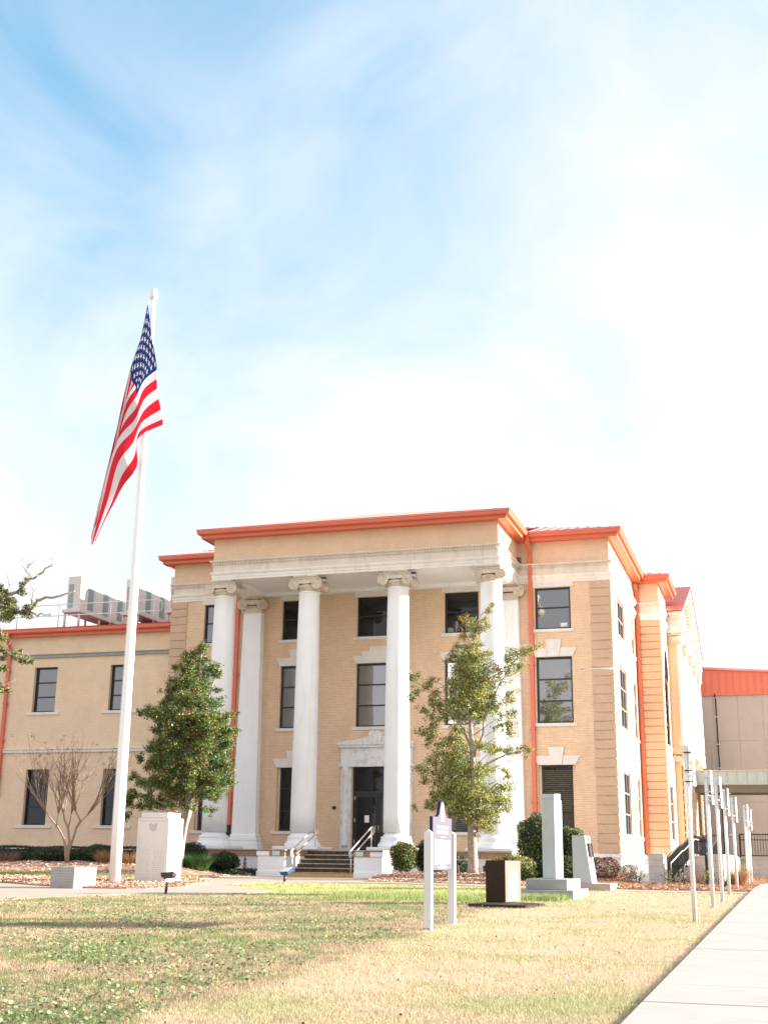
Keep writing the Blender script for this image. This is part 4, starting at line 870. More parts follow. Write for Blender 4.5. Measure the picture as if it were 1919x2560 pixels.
# ---- scattered chips and blades (nobody could count them)
def scatter(poly, n):
    P = np.array(poly, float); a, b_ = P.min(0), P.max(0); out = []
    while sum(map(len, out)) < n:
        q = rng.uniform(a, b_, (n*3, 2)); out.append(q[inside(q, P)])
    return np.concatenate(out)[:n]
def chips(name, poly, n, size, mt, dz, long=2.5):
    q = scatter(poly, n); c = np.stack([q[:, 0], q[:, 1], gzv(q[:, 0], q[:, 1])+dz+rng.uniform(0, .03, n)], 1)
    a = rng.uniform(0, 2*np.pi, n); s = size*rng.uniform(.5, 1.5, n); t = rng.uniform(-.5, .5, n)
    u = np.stack([np.cos(a), np.sin(a), t], 1)*(s*long/2)[:, None]; v = np.stack([-np.sin(a), np.cos(a), rng.uniform(-.6, .6, n)], 1)*(s/2)[:, None]
    V = np.stack([c-u-v, c+u-v, c+u+v, c-u+v], 1).reshape(-1, 3); F_ = np.arange(4*n).reshape(n, 4)
    o = inst(name, raw_mesh(name, V, F_, M[mt])); o['kind'] = 'stuff'; return o
chips('bark_chips', ISLAND, 34000, .026, 'chip', .05); 
chips('bark_chips', [p for p in BEDR if p[0] < -6.5 or p[1] < 50], 38000, .026, 'chip', .045)
chips('bark_chips', BEDL, 20000, .032, 'chip', .045)
chips('pine_straw', [(-7.3, 39.2), (-3.9, 37.85), (-1.0, 37.9), (-.9, 44.0), (-.85, 48.6), (6, 49.2), (6, 61), (-5.2, 61), (-6.5, 52), (-7.5, 44)], 42000, .012, 'pine', .05, long=14)
LEFTP = [(-13.0, 8.4), (-9.5, 12), (-16.5, 23.5), (-16.3, 26.5), (-15.2, 28.3), (-13.0, 30.2), (-12.9, 32.5), (-14.8, 34.3), (-15.8, 35.6), (-16.2, 37.2), (-15.5, 38.4), (-13.9, 39.1), (-12.2, 39.4), (-9.8, 38.9), (-7.35, 37.6), (-3.9, 36.6), (-1.0, 36.8)]
def blades(name, n, ymin, ymax, h, wd, mt, test=None, lean=.6, power=1.0):
    """n blades, denser towards the camera"""
    u = rng.uniform(0, 1, n*3); y = ymin*(ymax/ymin)**u if power == 1 else ymin+(ymax-ymin)*u**power
    xl = -.2-y*.83; xr = walk_x(y)-.01; x = xl+(xr-xl)*rng.uniform(0, 1, len(y))
    ok = np.ones(len(y), bool); Q = np.stack([x, y], 1)
    for P in (PLAZA, WALK, BEDL, BEDR, ISLAND): ok &= ~inside(Q, np.array(P))
    if test is not None: ok &= test(x, y)
    x, y = x[ok][:n], y[ok][:n]; n = len(x)
    z = gzv(x, y); hh = h*rng.uniform(.45, 1.25, n)*(1+y*.012); w_ = wd*rng.uniform(.7, 1.4, n)*(1+y*.035)
    a = rng.uniform(0, 2*np.pi, n); d = rng.uniform(0, 2*np.pi, n); ln = lean*hh*rng.uniform(.3, 1.4, n)
    p0 = np.stack([x-w_*np.cos(a), y-w_*np.sin(a), z-.005], 1); p1 = np.stack([x+w_*np.cos(a), y+w_*np.sin(a), z-.005], 1); p2 = np.stack([x+ln*np.cos(d), y+ln*np.sin(d), z+hh], 1)
    V = np.stack([p0, p1, p2], 1).reshape(-1, 3); o = inst(name, raw_mesh(name, V, np.arange(3*n).reshape(n, 3), M[mt])); o['kind'] = 'stuff'; return o
edge = lambda x, y: x > (-.069*y-3.97)
blades('lawn_grass', 430000, 8.0, 38.5, .034, .0024, 'blade')
blades('dry_turf', 220000, 8.0, 30, .024, .0020, 'blade', test=edge, lean=1.2)
# broad-leaved weeds on the left half
def leaf_discs(name, n, mt, smin, smax, test, ymin=8.2, ymax=30, up=.5):
    u = rng.uniform(0, 1, n*5); y = ymin*(ymax/ymin)**u; xl = -.2-y*.83; x = xl+(walk_x(y)-xl)*rng.uniform(0, 1, len(y))
    k = np.sin(x*1.7+np.cos(y*.9)*2)+np.sin(y*1.3+x*.6)+rng.normal(0, .9, len(y))
    ok = test(x, y, k)
    for P in (PLAZA, WALK, BEDL, BEDR, ISLAND): ok &= ~inside(np.stack([x, y], 1), np.array(P))
    x, y = x[ok][:n], y[ok][:n]; n = len(x); r_ = rng.uniform(smin, smax, n)*(1+.01*y); z = gzv(x, y)+rng.uniform(.012, .05, n)
    nrm = np.stack([rng.normal(0, up, n), rng.normal(0, up, n), np.ones(n)], 1); nrm /= np.linalg.norm(nrm, axis=1)[:, None]
    t1 = np.cross(nrm, np.array([1., 0, 0])); t1 /= np.linalg.norm(t1, axis=1)[:, None]; t2 = np.cross(nrm, t1); c = np.stack([x, y, z], 1); a0 = rng.uniform(0, 6.28, n)
    V = np.stack([c+(t1*np.cos(a0+i*1.0472)[:, None]+t2*np.sin(a0+i*1.0472)[:, None]*.8)*r_[:, None] for i in range(6)], 1).reshape(-1, 3)
    o = inst(name, raw_mesh(name, V, np.arange(6*n).reshape(n, 6), M[mt])); o['kind'] = 'stuff'; return o
M['weed'] = mat('light_weed_leaf', (.36, .43, .20), .5, island=.55, translucent=.3); M['weed2'] = mat('dark_weed_leaf', (.17, .25, .12), .5, island=.5, translucent=.25)
wl = lambda x, y: x < (-.069*y-4.15)
leaf_discs('weed_leaves', 3600, 'weed', .010, .026, lambda x, y, k: wl(x, y) & (k > .1) & (y < 24))
leaf_discs('weed_leaves', 9500, 'weed2', .009, .022, lambda x, y, k: wl(x, y) & (k > -.5))
leaf_discs('fallen_leaves', 260, 'leaf_brown', .006, .016, lambda x, y, k: y < 30, up=.9)
leaf_discs('fallen_leaves', 110, 'signw', .006, .014, lambda x, y, k: y < 34, up=.9)
M['lush'] = mat('lush_green_grass', (.29, .38, .12), .5, island=.4, translucent=.35)
def lush(n, x0_, x1_, y0_, y1_, h):
    x = rng.uniform(x0_, x1_, n); y = y0_+(y1_-y0_)*np.clip(rng.normal(.5, .2, n), 0, 1); z = gzv(x, y); hh = h*rng.uniform(.4, 1.3, n); a = rng.uniform(0, 6.28, n); w_ = .006; d = rng.uniform(0, 6.28, n)
    V = np.stack([np.stack([x-w_*np.cos(a), y-w_*np.sin(a), z], 1), np.stack([x+w_*np.cos(a), y+w_*np.sin(a), z], 1), np.stack([x+.4*hh*np.cos(d), y+.4*hh*np.sin(d), z+hh], 1)], 1).reshape(-1, 3)
    o = inst('lush_grass', raw_mesh('lush_grass', V, np.arange(3*n).reshape(n, 3), M['lush'])); o['kind'] = 'stuff'
lush(7000, -10.5, -6.2, 28.4, 31.2, .14); lush(3500, -6.35, -4.9, 29.4, 30.9, .15); lush(13000, -36, -19.6, 39.3, 41.6, .13)

# ------------------------------------------------------------------ flagpole and flag
fx, fy, fz = -19.335, 34.72, gz(-19.3, 34.7)
fp = thing('flagpole', 'tall white tapering flagpole standing in the mulch island', 'flagpole', (fx, fy, fz))
MB().lathe([(.175, fz), (.172, 2), (.150, 6), (.125, 11), (.095, 16), (.075, 19.25)], fx, fy, 28).build('pole', M['polew'], fp)
MB().lathe([(.08, 19.22), (.125, 19.24), (.135, 19.30), (.125, 19.50), (.10, 19.58), (.04, 19.61)], fx, fy, 20).build('truck', M['galv'], fp)
MB().tube([(fx-.10, fy-.12, 19.25), (fx-.11, fy-.14, 18.95), (-19.43, fy-.16, 18.94)], .012, 5).tube([(fx-.16, fy-.1, 1.3), (fx-.11, fy-.1, 10), (fx-.09, fy-.09, 19.2)], .006, 4).build('halyard', M['polew'], fp)
M['fred'] = mat('flag_red', (.78, .03, .08), .6, translucent=.5); M['fwhite'] = mat('flag_white', (.82, .81, .85), .6, translucent=.5); M['fblue'] = mat('flag_blue', (.012, .045, .26), .7, translucent=.15, spec=.2)
FG = np.array(FLAG)          # rows v, columns u
def cr(p0, p1, p2, p3, t): return .5*((2*p1)+(-p0+p2)*t+(2*p0-5*p1+4*p2-p3)*t*t+(-p0+3*p1-3*p2+p3)*t**3)
def flagpt(u, v):
    ui = min(u*5, 4.9999); i = int(ui); tu = ui-i; vi = min(v*4, 3.9999); j = int(vi); tv = vi-j
    g = lambda jj: cr(*[FG[min(max(jj, 0), 4), min(max(i+k, 0), 5)] for k in (-1, 0, 1, 2)], tu)
    p = cr(*[g(j+k) for k in (-1, 0, 1, 2)], tv)
    # folds run from the top hoist corner down and fan out
    s = v*1.0+u*.55
    dep = .10*math.sin(s*15.0+.6)*min(1, .12+1.6*(u*.8+v*.5))+.04*math.sin(u*9-v*4)
    return Vector((p[0], fy-.26+dep*.9, p[1]))
b = MB(); NU, NV = 84, 78
k0 = len(b.v); b.v += [tuple(flagpt(i/NU, j/NV)) for j in range(NV+1) for i in range(NU+1)]
for j in range(NV):
    for i in range(NU):
        s_ = int(j*13/NV); can = (i/NU < .40) and (j*13/NV < 7)
        b.f.append([k0+j*(NU+1)+i, k0+j*(NU+1)+i+1, k0+(j+1)*(NU+1)+i+1, k0+(j+1)*(NU+1)+i]); b.m.append(2 if can else (0 if s_ % 2 == 0 else 1)); b.sm.append(True)
fl = bpy.data.objects.new('flag', None); COL.objects.link(fl); fl.location = (fx, fy, 18.9); tag(fl, 'red white and blue striped national flag hanging limp from the flagpole', 'flag')
o = b.build('cloth', [M['fred'], M['fwhite'], M['fblue']], fl); sl_ = o.modifiers.new('thickness', 'SOLIDIFY'); sl_.thickness = .004
b = MB()
for r_ in range(9):
    for c_ in range(6 if r_ % 2 == 0 else 5):
        u0 = .40*((c_*2+1+(r_ % 2))/12); v0 = (7/13)*((r_+1)/10); fc = []
        for q in range(10):
            a = math.pi/2+q*math.pi/5; rr = .034 if q % 2 == 0 else .0136
            fc.append((min(max(u0+rr*.62*math.cos(a), 0), .4), min(max(v0-rr*math.sin(a), 0), .999)))
        for sgn in (-1, 1):
            pts = [flagpt(*q)+Vector((0, sgn*.007, 0)) for q in fc]; ce = flagpt(u0, v0)+Vector((0, sgn*.007, 0))
            for q in range(10): b.face([ce, pts[q], pts[(q+1) % 10]])
b.build('stars', M['letter'], fl)

# ------------------------------------------------------------------ monuments
def rotbox(b, cx, cy, w_, d_, z0, z1, a, mi=0, dx=0, dy=0):
    ca, sa = math.cos(R(a)), math.sin(R(a)); P = lambda x, y: (cx+ca*(x+dx)-sa*(y+dy), cy+sa*(x+dx)+ca*(y+dy))
    q = [P(-w_/2, -d_/2), P(w_/2, -d_/2), P(w_/2, d_/2), P(-w_/2, d_/2)]; b.hexa([(*p, z0) for p in q], [(*p, z1) for p in q], mi); return b
def loc_thing(name, label, cat, x, y, rz=0, group=None): return thing(name, label, cat, (x, y, gz(x, y)), R(rz), group)
def lpart(name, b, mt, parent, bevel=0, loc=(0, 0, 0)):
    o = inst(name, b.mesh(name, mt if isinstance(mt, list) else M[mt]), parent, loc)
    if bevel: bev(o, bevel)
    return o
def engraved_lines(b, x0_, x1_, z0_, n, dz, y, hgt=.022, seed=1):
    r_ = random.Random(seed)
    for i in range(n):
        x = x0_+r_.uniform(0, .04); z = z0_-i*dz
        while x < x1_-.05:
            w_ = min(r_.uniform(.05, .12), x1_-x); b.box(x, x+w_, y-.0015, y+.002, z, z+hgt*r_.uniform(.7, 1)); x += w_+r_.uniform(.02, .035)
t = loc_thing('memorial_slab', 'tall pale stone memorial slab with stepped top and faint engraved emblem', 'monument', -18.80, 36.0, 0)
lpart('slab', MB().box(-.545, .545, -.02, .98, 0, 1.97), 'marble_pale', t, .012)
lpart('top_block', MB().box(-.47, .47, .04, .90, 1.972, 2.14), 'marble_pale', t, .012)
em = MB(); em.prism([(-.15, 1.78), (-.13, 1.70), (-.12, 1.62), (-.05, 1.56), (.05, 1.56), (.12, 1.62), (.13, 1.70), (.15, 1.78), (.07, 1.83), (.03, 1.76), (0, 1.79), (-.03, 1.76), (-.07, 1.83)], -.0225, -.018)
lpart('emblem', em, 'engrave', t)
ln = MB(); engraved_lines(ln, -.46, .46, 1.87, 1, .05, -.0205, .03); 
for q in range(2): engraved_lines(ln, -.45+.49*q, -.06+.49*q, 1.0, 14, .066, -.0205, .016, seed=q+5)
lpart('inscription', ln, 'engrave', t)
t = loc_thing('concrete_block', 'low grey concrete block with engraved lines beside the flagpole', 'monument', -18.75, 30.80, 0)
b = MB(); b.hexa([(-.37, 0, 0), (.37, 0, 0), (.50, .95, 0), (-.24, .95, 0)], [(-.37, 0, .575), (.37, 0, .575), (.50, .95, .575), (-.24, .95, .575)]); lpart('block', b, 'graycon', t, .015)
ln = MB(); engraved_lines(ln, -.28, .30, .49, 5, .068, -.0025, .026, seed=9); lpart('inscription', ln, 'engrave', t)
t = loc_thing('granite_monument', 'dark speckled granite block with white inscription plate on a flat dark slab', 'monument', -6.1, 27.75, 0)
gzb = 0
lpart('base_slab', MB().hexa([(-.30, -1.22, -.03), (.98, -1.46, -.03), (1.12, -.05, -.03), (-.15, .7, -.03)], [(-.30, -1.22, .055), (.98, -1.46, .055), (1.12, -.05, .055), (-.15, .7, .055)]), 'granite_dark', t, .008)
b = MB(); b.hexa([(-.20, 0, .057), (.24, 0, .057), (.46, .62, .057), (.0, .62, .057)], [(-.20, 0, .94), (.24, 0, .94), (.46, .62, .94), (.0, .62, .94)]); lpart('block', b, 'granite_dark', t, .012)
dv = Vector((.22, .62)).normalized(); nr = Vector((dv.y, -dv.x)); L_ = Vector((.22, .62)).length
def side(s, z, off): p = Vector((.24, 0))+dv*s+nr*off; return (p.x, p.y, z)
def sidebox(s0, s1, z0, z1, o0, o1): return MB().hexa([side(s0, z0, o0), side(s0, z0, o1), side(s1, z0, o1), side(s1, z0, o0)], [side(s0, z1, o0), side(s0, z1, o1), side(s1, z1, o1), side(s1, z1, o0)])
lpart('brown_face', sidebox(.005, L_-.005, .062, .935, .001, .006), 'granite_brown', t)  # thin facing in browner, lighter granite on this side only
lpart('inscription_plate', sidebox(.10, L_-.16, .10, .74, .006, .016), 'plate', t, .003)
t = loc_thing('obelisk_monument', 'tall pale granite shaft on two stepped grey blocks in the lawn', 'monument', -5.55, 31.2, 0)
lpart('lower_step', MB().box(-.68, .64, 0, 2.5, -.02, .205), 'graycon', t, .012); lpart('upper_step', MB().box(-.58, .45, .3, 2.4, .206, .455), 'graycon', t, .012)
b = MB().box(-.25, .09, .85, 1.95, .457, 2.42); b.hexa([(-.25, .85, 2.421), (.09, .85, 2.421), (.09, 1.80, 2.421), (-.25, 1.95, 2.421)], [(-.245, .87, 2.54), (.10, .87, 2.54), (.10, 1.75, 2.58), (-.245, 1.90, 2.58)])
lpart('shaft', b, 'granite_pale', t, .012)
t = loc_thing('slanted_monument', 'pale granite monument with a sloping face and bronze plaque, on a flat stone base', 'monument', -5.4, 37.0, 0)
lpart('base', MB().box(-.36, .66, -.1, 1.5, -.03, .20), 'conc', t, .01)
b = MB().prism([(-.42, .2), (.13, .2), (-.05, 1.53), (-.42, 1.53)], 0, 1.0, 'y'); lpart('stone', b, 'granite_pale', t, .01)
lpart('plaque', MB().hexa([(.03, .15, .93), (.09, .15, .94), (.045, .15, 1.32), (-.015, .15, 1.31)][::-1], [(.03, .8, .93), (.09, .8, .94), (.045, .8, 1.32), (-.015, .8, 1.31)][::-1]), 'bronze', t)

# ------------------------------------------------------------------ historical marker
ax, ay, bx, by = -5.30, 19.35, -5.33, 20.95
t = loc_thing('historical_marker', 'glare paled navy historical marker panel with arched finial between two white posts', 'sign', -5.31, 20.15, 0)
z0 = gz(-5.3, 20.15)
for (x, y) in ((ax, ay), (bx, by)):
    g = gz(x, y)-z0; b = MB(); X, Yy = x+5.31, y-20.15; s = .058
    b.box(X-s, X+s, Yy-s, Yy+s, g-.05, 1.46); b.hexa([(X-s, Yy-s, 1.46), (X+s, Yy-s, 1.46), (X+s, Yy+s, 1.46), (X-s, Yy+s, 1.46)], [(X-.004, Yy-.004, 1.51), (X+.004, Yy-.004, 1.51), (X+.004, Yy+.004, 1.51), (X-.004, Yy+.004, 1.51)])
    o = lpart('post', b, 'postw', t, .004)
    for zz in (1.38, .93): inst('bolt', MB().lathe([(.008, 0), (.008, .006)], 0, 0, 8).mesh('bolt', M['galv']), o, (X, Yy-s-.001, zz), (R(90), 0, 0))
    if y < 20: inst('footing', MB().box(X-s-.006, X+s-.02, Yy-s-.008, Yy-s-.001, g, g+.045).mesh('footing', M['graycon']), o)
# panel turned towards the street so that its face is seen obliquely
pa, pb_ = Vector((.02, -.66)), Vector((.0, .66)); dv2 = (pb_-pa); PL = dv2.length; ang = math.atan2(dv2.y, dv2.x)
pn = bpy.data.objects.new('panel', None); COL.objects.link(pn); pn.parent = t; pn.location = (pa.x+dv2.x/2, pa.y+dv2.y/2, 0); pn.rotation_euler = (0, 0, ang)
hw = PL/2; prof = [(-hw, .88), (hw, .88), (hw, 1.715)]
top = [(hw, 1.715), (.24, 1.72), (.17, 1.77), (.13, 1.86), (.08, 1.95), (0, 1.99), (-.08, 1.95), (-.13, 1.86), (-.17, 1.77), (-.24, 1.72), (-hw, 1.715)]
top = [(x*(1.3 if abs(x) < hw-.001 else 1), z) for x, z in top]; outl = [(-hw, .885), (hw, .885)]+top
inst('edge', MB().prism(outl, -.012, .030).mesh('edge', M['marker_edge']), pn)
sc_ = [(x*.965, .885+(z-.885)*.985+.006) for x, z in outl]; inst('face', MB().prism(sc_, -.019, -.011).mesh('face', M['marker']), pn)
lt = MB(); r_ = random.Random(4)
def word(x0_, x1_, z0_, z1_, n):
    for i in range(n):
        a = x0_+(x1_-x0_)*i/n; c2 = a+(x1_-x0_)/n*.72; k = r_.randint(0, 2); zz = (z0_+z1_)/2
        lt.box(a, a+(c2-a)*.35, -.0225, -.0185, z0_, z1_)
        if k != 1: lt.box(a, c2, -.0225, -.0185, z1_-.012, z1_)
        if k != 0: lt.box(a, c2, -.0225, -.0185, zz-.005, zz+.005)
        lt.box(c2-(c2-a)*.35, c2, -.0225, -.0185, z0_ if k else zz, z1_)
inst('title', text_mesh('THE', .075, M['letter'], .002), pn, (-.32, -.020, 1.555), (R(90), 0, 0))
word(-.15, .06, 1.53, 1.58, 6); word(.09, .30, 1.53, 1.58, 6); word(-.27, .10, 1.455, 1.505, 10); word(.14, .29, 1.455, 1.505, 4); word(-.10, .14, 1.395, 1.41, 9)
for i in range(20):
    z = 1.355-i*.0195; x = -.40; xe = .40 if i < 19 else .2
    while x < xe-.02: w_ = min(r_.uniform(.03, .08), xe-x); lt.box(x, x+w_, -.0225, -.0185, z-.008, z); x += w_+.016
for z, a, c2 in ((.955, -.12, .12), (.935, -.24, .22), (.918, -.18, .18)):
    x = a
    while x < c2-.02: w_ = min(r_.uniform(.03, .06), c2-x); lt.box(x, x+w_, -.0225, -.0185, z-.010, z); x += w_+.012
lt.v = [(x*1.32, y, z) for x, y, z in lt.v]
inst('lettering', lt.mesh('lettering', M['letter']), pn)['kind'] = 'stuff'
# emblem: a small domed building with columns
e = MB().prism([(-.075, 1.80), (.075, 1.80), (.06, 1.86), (.035, 1.915), (0, 1.94), (-.035, 1.915), (-.06, 1.86)], -.0225, -.0185).box(-.085, .085, -.0225, -.0185, 1.78, 1.80).box(-.085, .085, -.0225, -.0185, 1.655, 1.675)
for i in range(4): e.box(-.068+i*.04, -.052+i*.04, -.0225, -.0185, 1.68, 1.78)
e.v = [(x*1.3, y, z) for x, y, z in e.v]
inst('emblem', e.mesh('emblem', M['letter']), pn)

# ------------------------------------------------------------------ ground lights
t = loc_thing('spotlight', 'dark bronze ground spotlight on a short post in front of the memorial slab', 'light', -14.68, 28.95)
lpart('post', MB().tube([(0, 0, 0), (.03, 0, .30)], .033, 10).tube([(.01, 0, .10), (.028, 0, .26)], .037, 8), 'bronze', t)
o = lpart('head', MB().hexa([(-.16, -.1, -.05), (.14, -.1, -.05), (.14, .13, -.05), (-.16, .13, -.05)], [(-.18, -.13, .055), (.17, -.13, .055), (.17, .16, .055), (-.18, .16, .055)]), 'bronze', t, .012, (.06, 0, .46)); o.rotation_euler = (R(-14), R(-6), R(8))
inst('lens', MB().box(-.15, .14, -.10, .13, .056, .060).mesh('lens', M['lens']), o)
t = loc_thing('spotlight', 'blue ground spotlight with pale lens on a short post near the steps', 'light', -14.42, 36.2)
lpart('post', MB().tube([(0, 0, 0), (.02, 0, .30)], .038, 10), 'galv', t); lpart('collar', MB().tube([(.008, 0, .12), (.02, 0, .31)], .042, 10), 'bronze', t)
o = lpart('head', MB().hexa([(-.12, -.14, -.07), (.12, -.14, -.07), (.12, .16, -.07), (-.12, .16, -.07)], [(-.15, -.17, .05), (.15, -.17, .05), (.15, .20, .05), (-.15, .20, .05)]), 'blue', t, .012, (.06, 0, .42)); o.rotation_euler = (R(24), R(-4), R(-10))
inst('lens', MB().box(-.13, .13, -.14, .17, .051, .056).mesh('lens', M['lens']), o)
t = loc_thing('curb_stone', 'small white stone lying at the edge of the ground cover', 'stone', -21.2, 46.4); lpart('stone', MB().box(-.25, .25, -.08, .08, 0, .08), 'conc', t, .03)
t.name = 'edging_stone'
# ------------------------------------------------------------------ street sign posts
posts = [(-1.53, 22.98, 3.03), (-1.50, 28.49, 2.87), (-1.43, 31.25, 2.86), (-1.45, 35.97, 2.78), (-1.35, 39.15, 2.66), (-1.18, 45.6, 2.70), (-1.12, 47.4, 2.60)]
labs = ['nearest of the galvanised street sign posts beside the sidewalk', 'second street sign post, carrying the blue and white plate', 'third street sign post from the front, close behind the blue plate one', 'fourth street sign post, in front of the pale ramp wall', 'fifth street sign post, beside the mulch bed edge', 'sixth street sign post, left one of the far pair', 'farthest street sign post, right one of the far pair']
for i, ((x, y, h), lb) in enumerate(zip(posts, labs)):
    t = loc_thing('street_sign', lb, 'sign post', x, y, 0, 'street sign posts along the sidewalk')
    lpart('post', MB().tube([(0, 0, -.1), (0, 0, h)], .042 if i else .040, 14), 'galv', t)
    ph = .72 if i < 2 else .66; dx = .115; zt = h+.02
    for zz in ((zt-.15, zt-.47, zt-.66) if i < 5 else (zt-.12, zt-.45, zt-.6)):
        lpart('clamp', MB().lathe([(.050, 0), (.050, .018)], 0, 0, 12).box(.03, dx, -.014, .014, 0, .02), 'black' if i == 0 else 'galv', t, loc=(0, 0, zz))
    lpart('bracket_bolt', MB().ball((.06, -.03, zt-.55), .028, 8), 'letter', t)
    pl = lpart('plate', MB().box(-.004, .004, -.155, .155, -.5, .0), 'signw', t, .001, (dx, 0, zt)); pl.rotation_euler = (0, 0, R(-4))
    pl2 = lpart('lower_plate', MB().box(-.003, .005, -.155, .155, -.20, .0), 'signw', t, .001, (dx+.004, 0, zt-.53)); pl2.rotation_euler = (0, 0, R(-4))
    ft = MB().box(.0045, .006, -.145, .145, -.26 if i == 1 else -.05, -.02)
    inst('sign_face', ft.mesh('sign_face', M['signb'] if i == 1 else M['signw']), pl)
    if i == 1: inst('symbol', MB().box(.0065, .0075, -.05, .05, -.20, -.07).mesh('symbol', M['signw']), pl)

# ------------------------------------------------------------------ ramp, walls, bin, fence
rp = thing('access_ramp', 'pale concrete ramp with black railing rising beside the building side', 'ramp', (-4.3, 44.4, 0))
b = MB()
prof = [(44.4, -.1), (62.5, -.1), (62.5, .98), (57.0, .98), (50.5, .46), (49.3, .42), (44.4, .03)]
b.prism(prof, -5.25, -3.78, 'x'); b.build('ramp_wall', M['rampw'], rp)
MB().box(-3.78, -1.95, 58.0, 62.5, -.1, .975).build('landing', M['rampw'], rp)
MB().box(-3.86, -1.90, 57.94, 58.2, .976, 1.03).build('landing_edge', M['rampw'], rp)
pl = bpy.data.objects.new('block_pier', None); COL.objects.link(pl); pl.parent = rp
k = 0
for r_ in range(5):
    for q in range(2):
        w0 = -4.36+.255*q; bb = MB().box(w0+.002, w0+.253, 43.95, 44.35, -.02+r_*.212+.003, -.02+(r_+1)*.212-.003); o = bb.build('concrete_block', M['cmu'], pl); bev(o, .006)
MB().box(-4.35, -3.86, 43.96, 44.34, 0, 1.03).build('core_fill', M['graycon'], rp)
w2 = bpy.data.objects.new('block_wall', None); COL.objects.link(w2); w2.parent = rp
MB().box(-2.42, -1.93, 44.36, 57.95, -.05, 1.0).build('wall_core', M['cmu'], rp)
for r_ in range(5):
    for q in range(2):
        w0 = -2.43+.255*q; bb = MB().box(w0+.002, w0+.253, 44.26, 44.36, -.02+r_*.212+.003, -.02+(r_+1)*.212-.003); o = bb.build('concrete_block', M['cmu'], w2); bev(o, .006)
for r_ in range(5):
    for q in range(26):
        y0_ = 44.36+q*.52+(.26 if r_ % 2 else 0)
        if y0_+.5 < 58: bb = MB().box(-1.932, -1.915, y0_+.003, y0_+.517, -.02+r_*.212+.003, -.02+(r_+1)*.212-.003); o = bb.build('concrete_block', M['cmu'], w2)
rl = bpy.data.objects.new('railing', None); COL.objects.link(rl); rl.parent = rp
def rz_(y): return .03+(y-44.4)*.0785 if y < 49.3 else (.42 if y < 50.5 else (.46+(y-50.5)*.08 if y < 57 else .98))
ypts = [44.0, 49.3, 50.5, 57.0, 61.5]
MB().tube([(-3.72, y, rz_(y)+.93) for y in ypts], .028, 6).build('top_rail', M['black'], rl)
MB().tube([(-3.72, y, rz_(y)+.12) for y in ypts], .022, 6).build('bottom_rail', M['black'], rl)
MB().tube([(-3.62, 44.0, rz_(44)+.45)]+[(-3.62, y, rz_(y)+.74) for y in ypts], .022, 6).build('grab_rail', M['steel'], rl)
pk = MB(); y = 44.0
me_p = MB().box(-.009, .009, -.012, .012, .10, .93).mesh('picket', M['black'])
while y < 61.5: inst('picket', me_p, rl, (-3.72+4.3, y-44.4, rz_(y))); y += .145
me_q = MB().box(-.022, .022, -.022, .022, -.10, .96).mesh('post', M['black'])
for y in (44.0, 46.2, 48.4, 50.6, 52.8, 55.0, 57.2, 59.4, 61.5):
    inst('post', me_q, rl, (-3.72+4.3, y-44.4, rz_(y))); inst('bracket', MB().box(-.05, .03, -.03, .03, -.10, -.02).mesh('bracket', M['black']), rl, (-3.72+4.3, y-44.4, rz_(y)))
# inner railing on the second wall
rl2 = bpy.data.objects.new('railing', None); COL.objects.link(rl2); rl2.parent = rp
MB().box(-2.52, -2.46, 44.3, 44.36, -.05, 1.05).tube([(-2.5, 44.3, 1.0), (-2.5, 57, 1.9)], .025, 6).tube([(-2.5, 44.3, .15), (-2.5, 57, 1.1)], .02, 6).build('rails', M['black'], rl2)
y = 44.45
while y < 57: inst('picket', me_p, rl2, (-2.5+4.3, y-44.4, (y-44.3)*.0745+.05)); y += .15
t = thing('trash_bin', 'round dark navy trash bin standing on the ramp landing', 'trash bin', (-3.42, 60.0, .98))
lpart('bin_body', MB().lathe([(.24, 0), (.27, .75)], 0, 0, 24), 'navy', t); lpart('lid', MB().lathe([(.29, .751), (.29, .80), (.24, .88), (.12, .93)], 0, 0, 24), 'navy', t); lpart('rim', MB().lathe([(.285, .70), (.285, .75)], 0, 0, 24), 'black', t)
# retaining wall and fence behind
rw = thing('retaining_wall', 'grey concrete block retaining wall beneath the black fence', 'wall', (2, 62, 0))
MB().box(-1.9, 8, 62.0, 62.3, -.2, .60).build('lower_wall', M['graycon'], rw)
for r_ in range(4):
    for q in range(18):
        x = -1.9+q*.53+(.26 if r_ % 2 else 0)
        if x < 7: bb = MB().box(x+.003, x+.527, 61.94, 62.02, -.02+r_*.24+.003, -.02+(r_+1)*.24-.003); bb.build('concrete_block', M['cmu'], rw)
MB().box(-1.95, 8, 61.9, 62.35, .90, .99).box(-1.9, 8, 62.02, 62.3, .6, .9).build('wall_cap', M['cmu'], rw)
fn = thing('picket_fence', 'black metal picket fence on top of the retaining wall', 'fence', (2, 62.1, .99))
MB().tube([(-1.9, 62.1, 2.03), (8, 62.1, 2.03)], .03, 6).build('top_rail', M['black'], fn); MB().tube([(-1.9, 62.1, 1.78), (8, 62.1, 1.78)], .024, 6).build('middle_rail', M['black'], fn); MB().tube([(-1.9, 62.1, 1.07), (8, 62.1, 1.07)], .024, 6).build('bottom_rail', M['black'], fn)
me_p2 = MB().box(-.011, .011, -.011, .011, .05, 1.04).mesh('picket', M['black']); me_q2 = MB().box(-.035, .035, -.035, .035, 0, 1.06).mesh('post', M['black'])
x = -1.85
while x < 5: inst('picket', me_p2, fn, (x-2, 0, 0)); x += .125
for x in (-1.9, .5, 2.9, 5.3): inst('post', me_q2, fn, (x-2, 0, 0))
MB().tube([(-1.9, 62.1, 2.03), (-2.5, 61.0, 1.95), (-3.6, 61.0, 1.93)], .028, 6).tube([(-1.9, 62.1, 1.07), (-2.5, 61.0, 1.05), (-3.6, 61, 1.05)], .02, 6).build('return_rail', M['black'], fn)
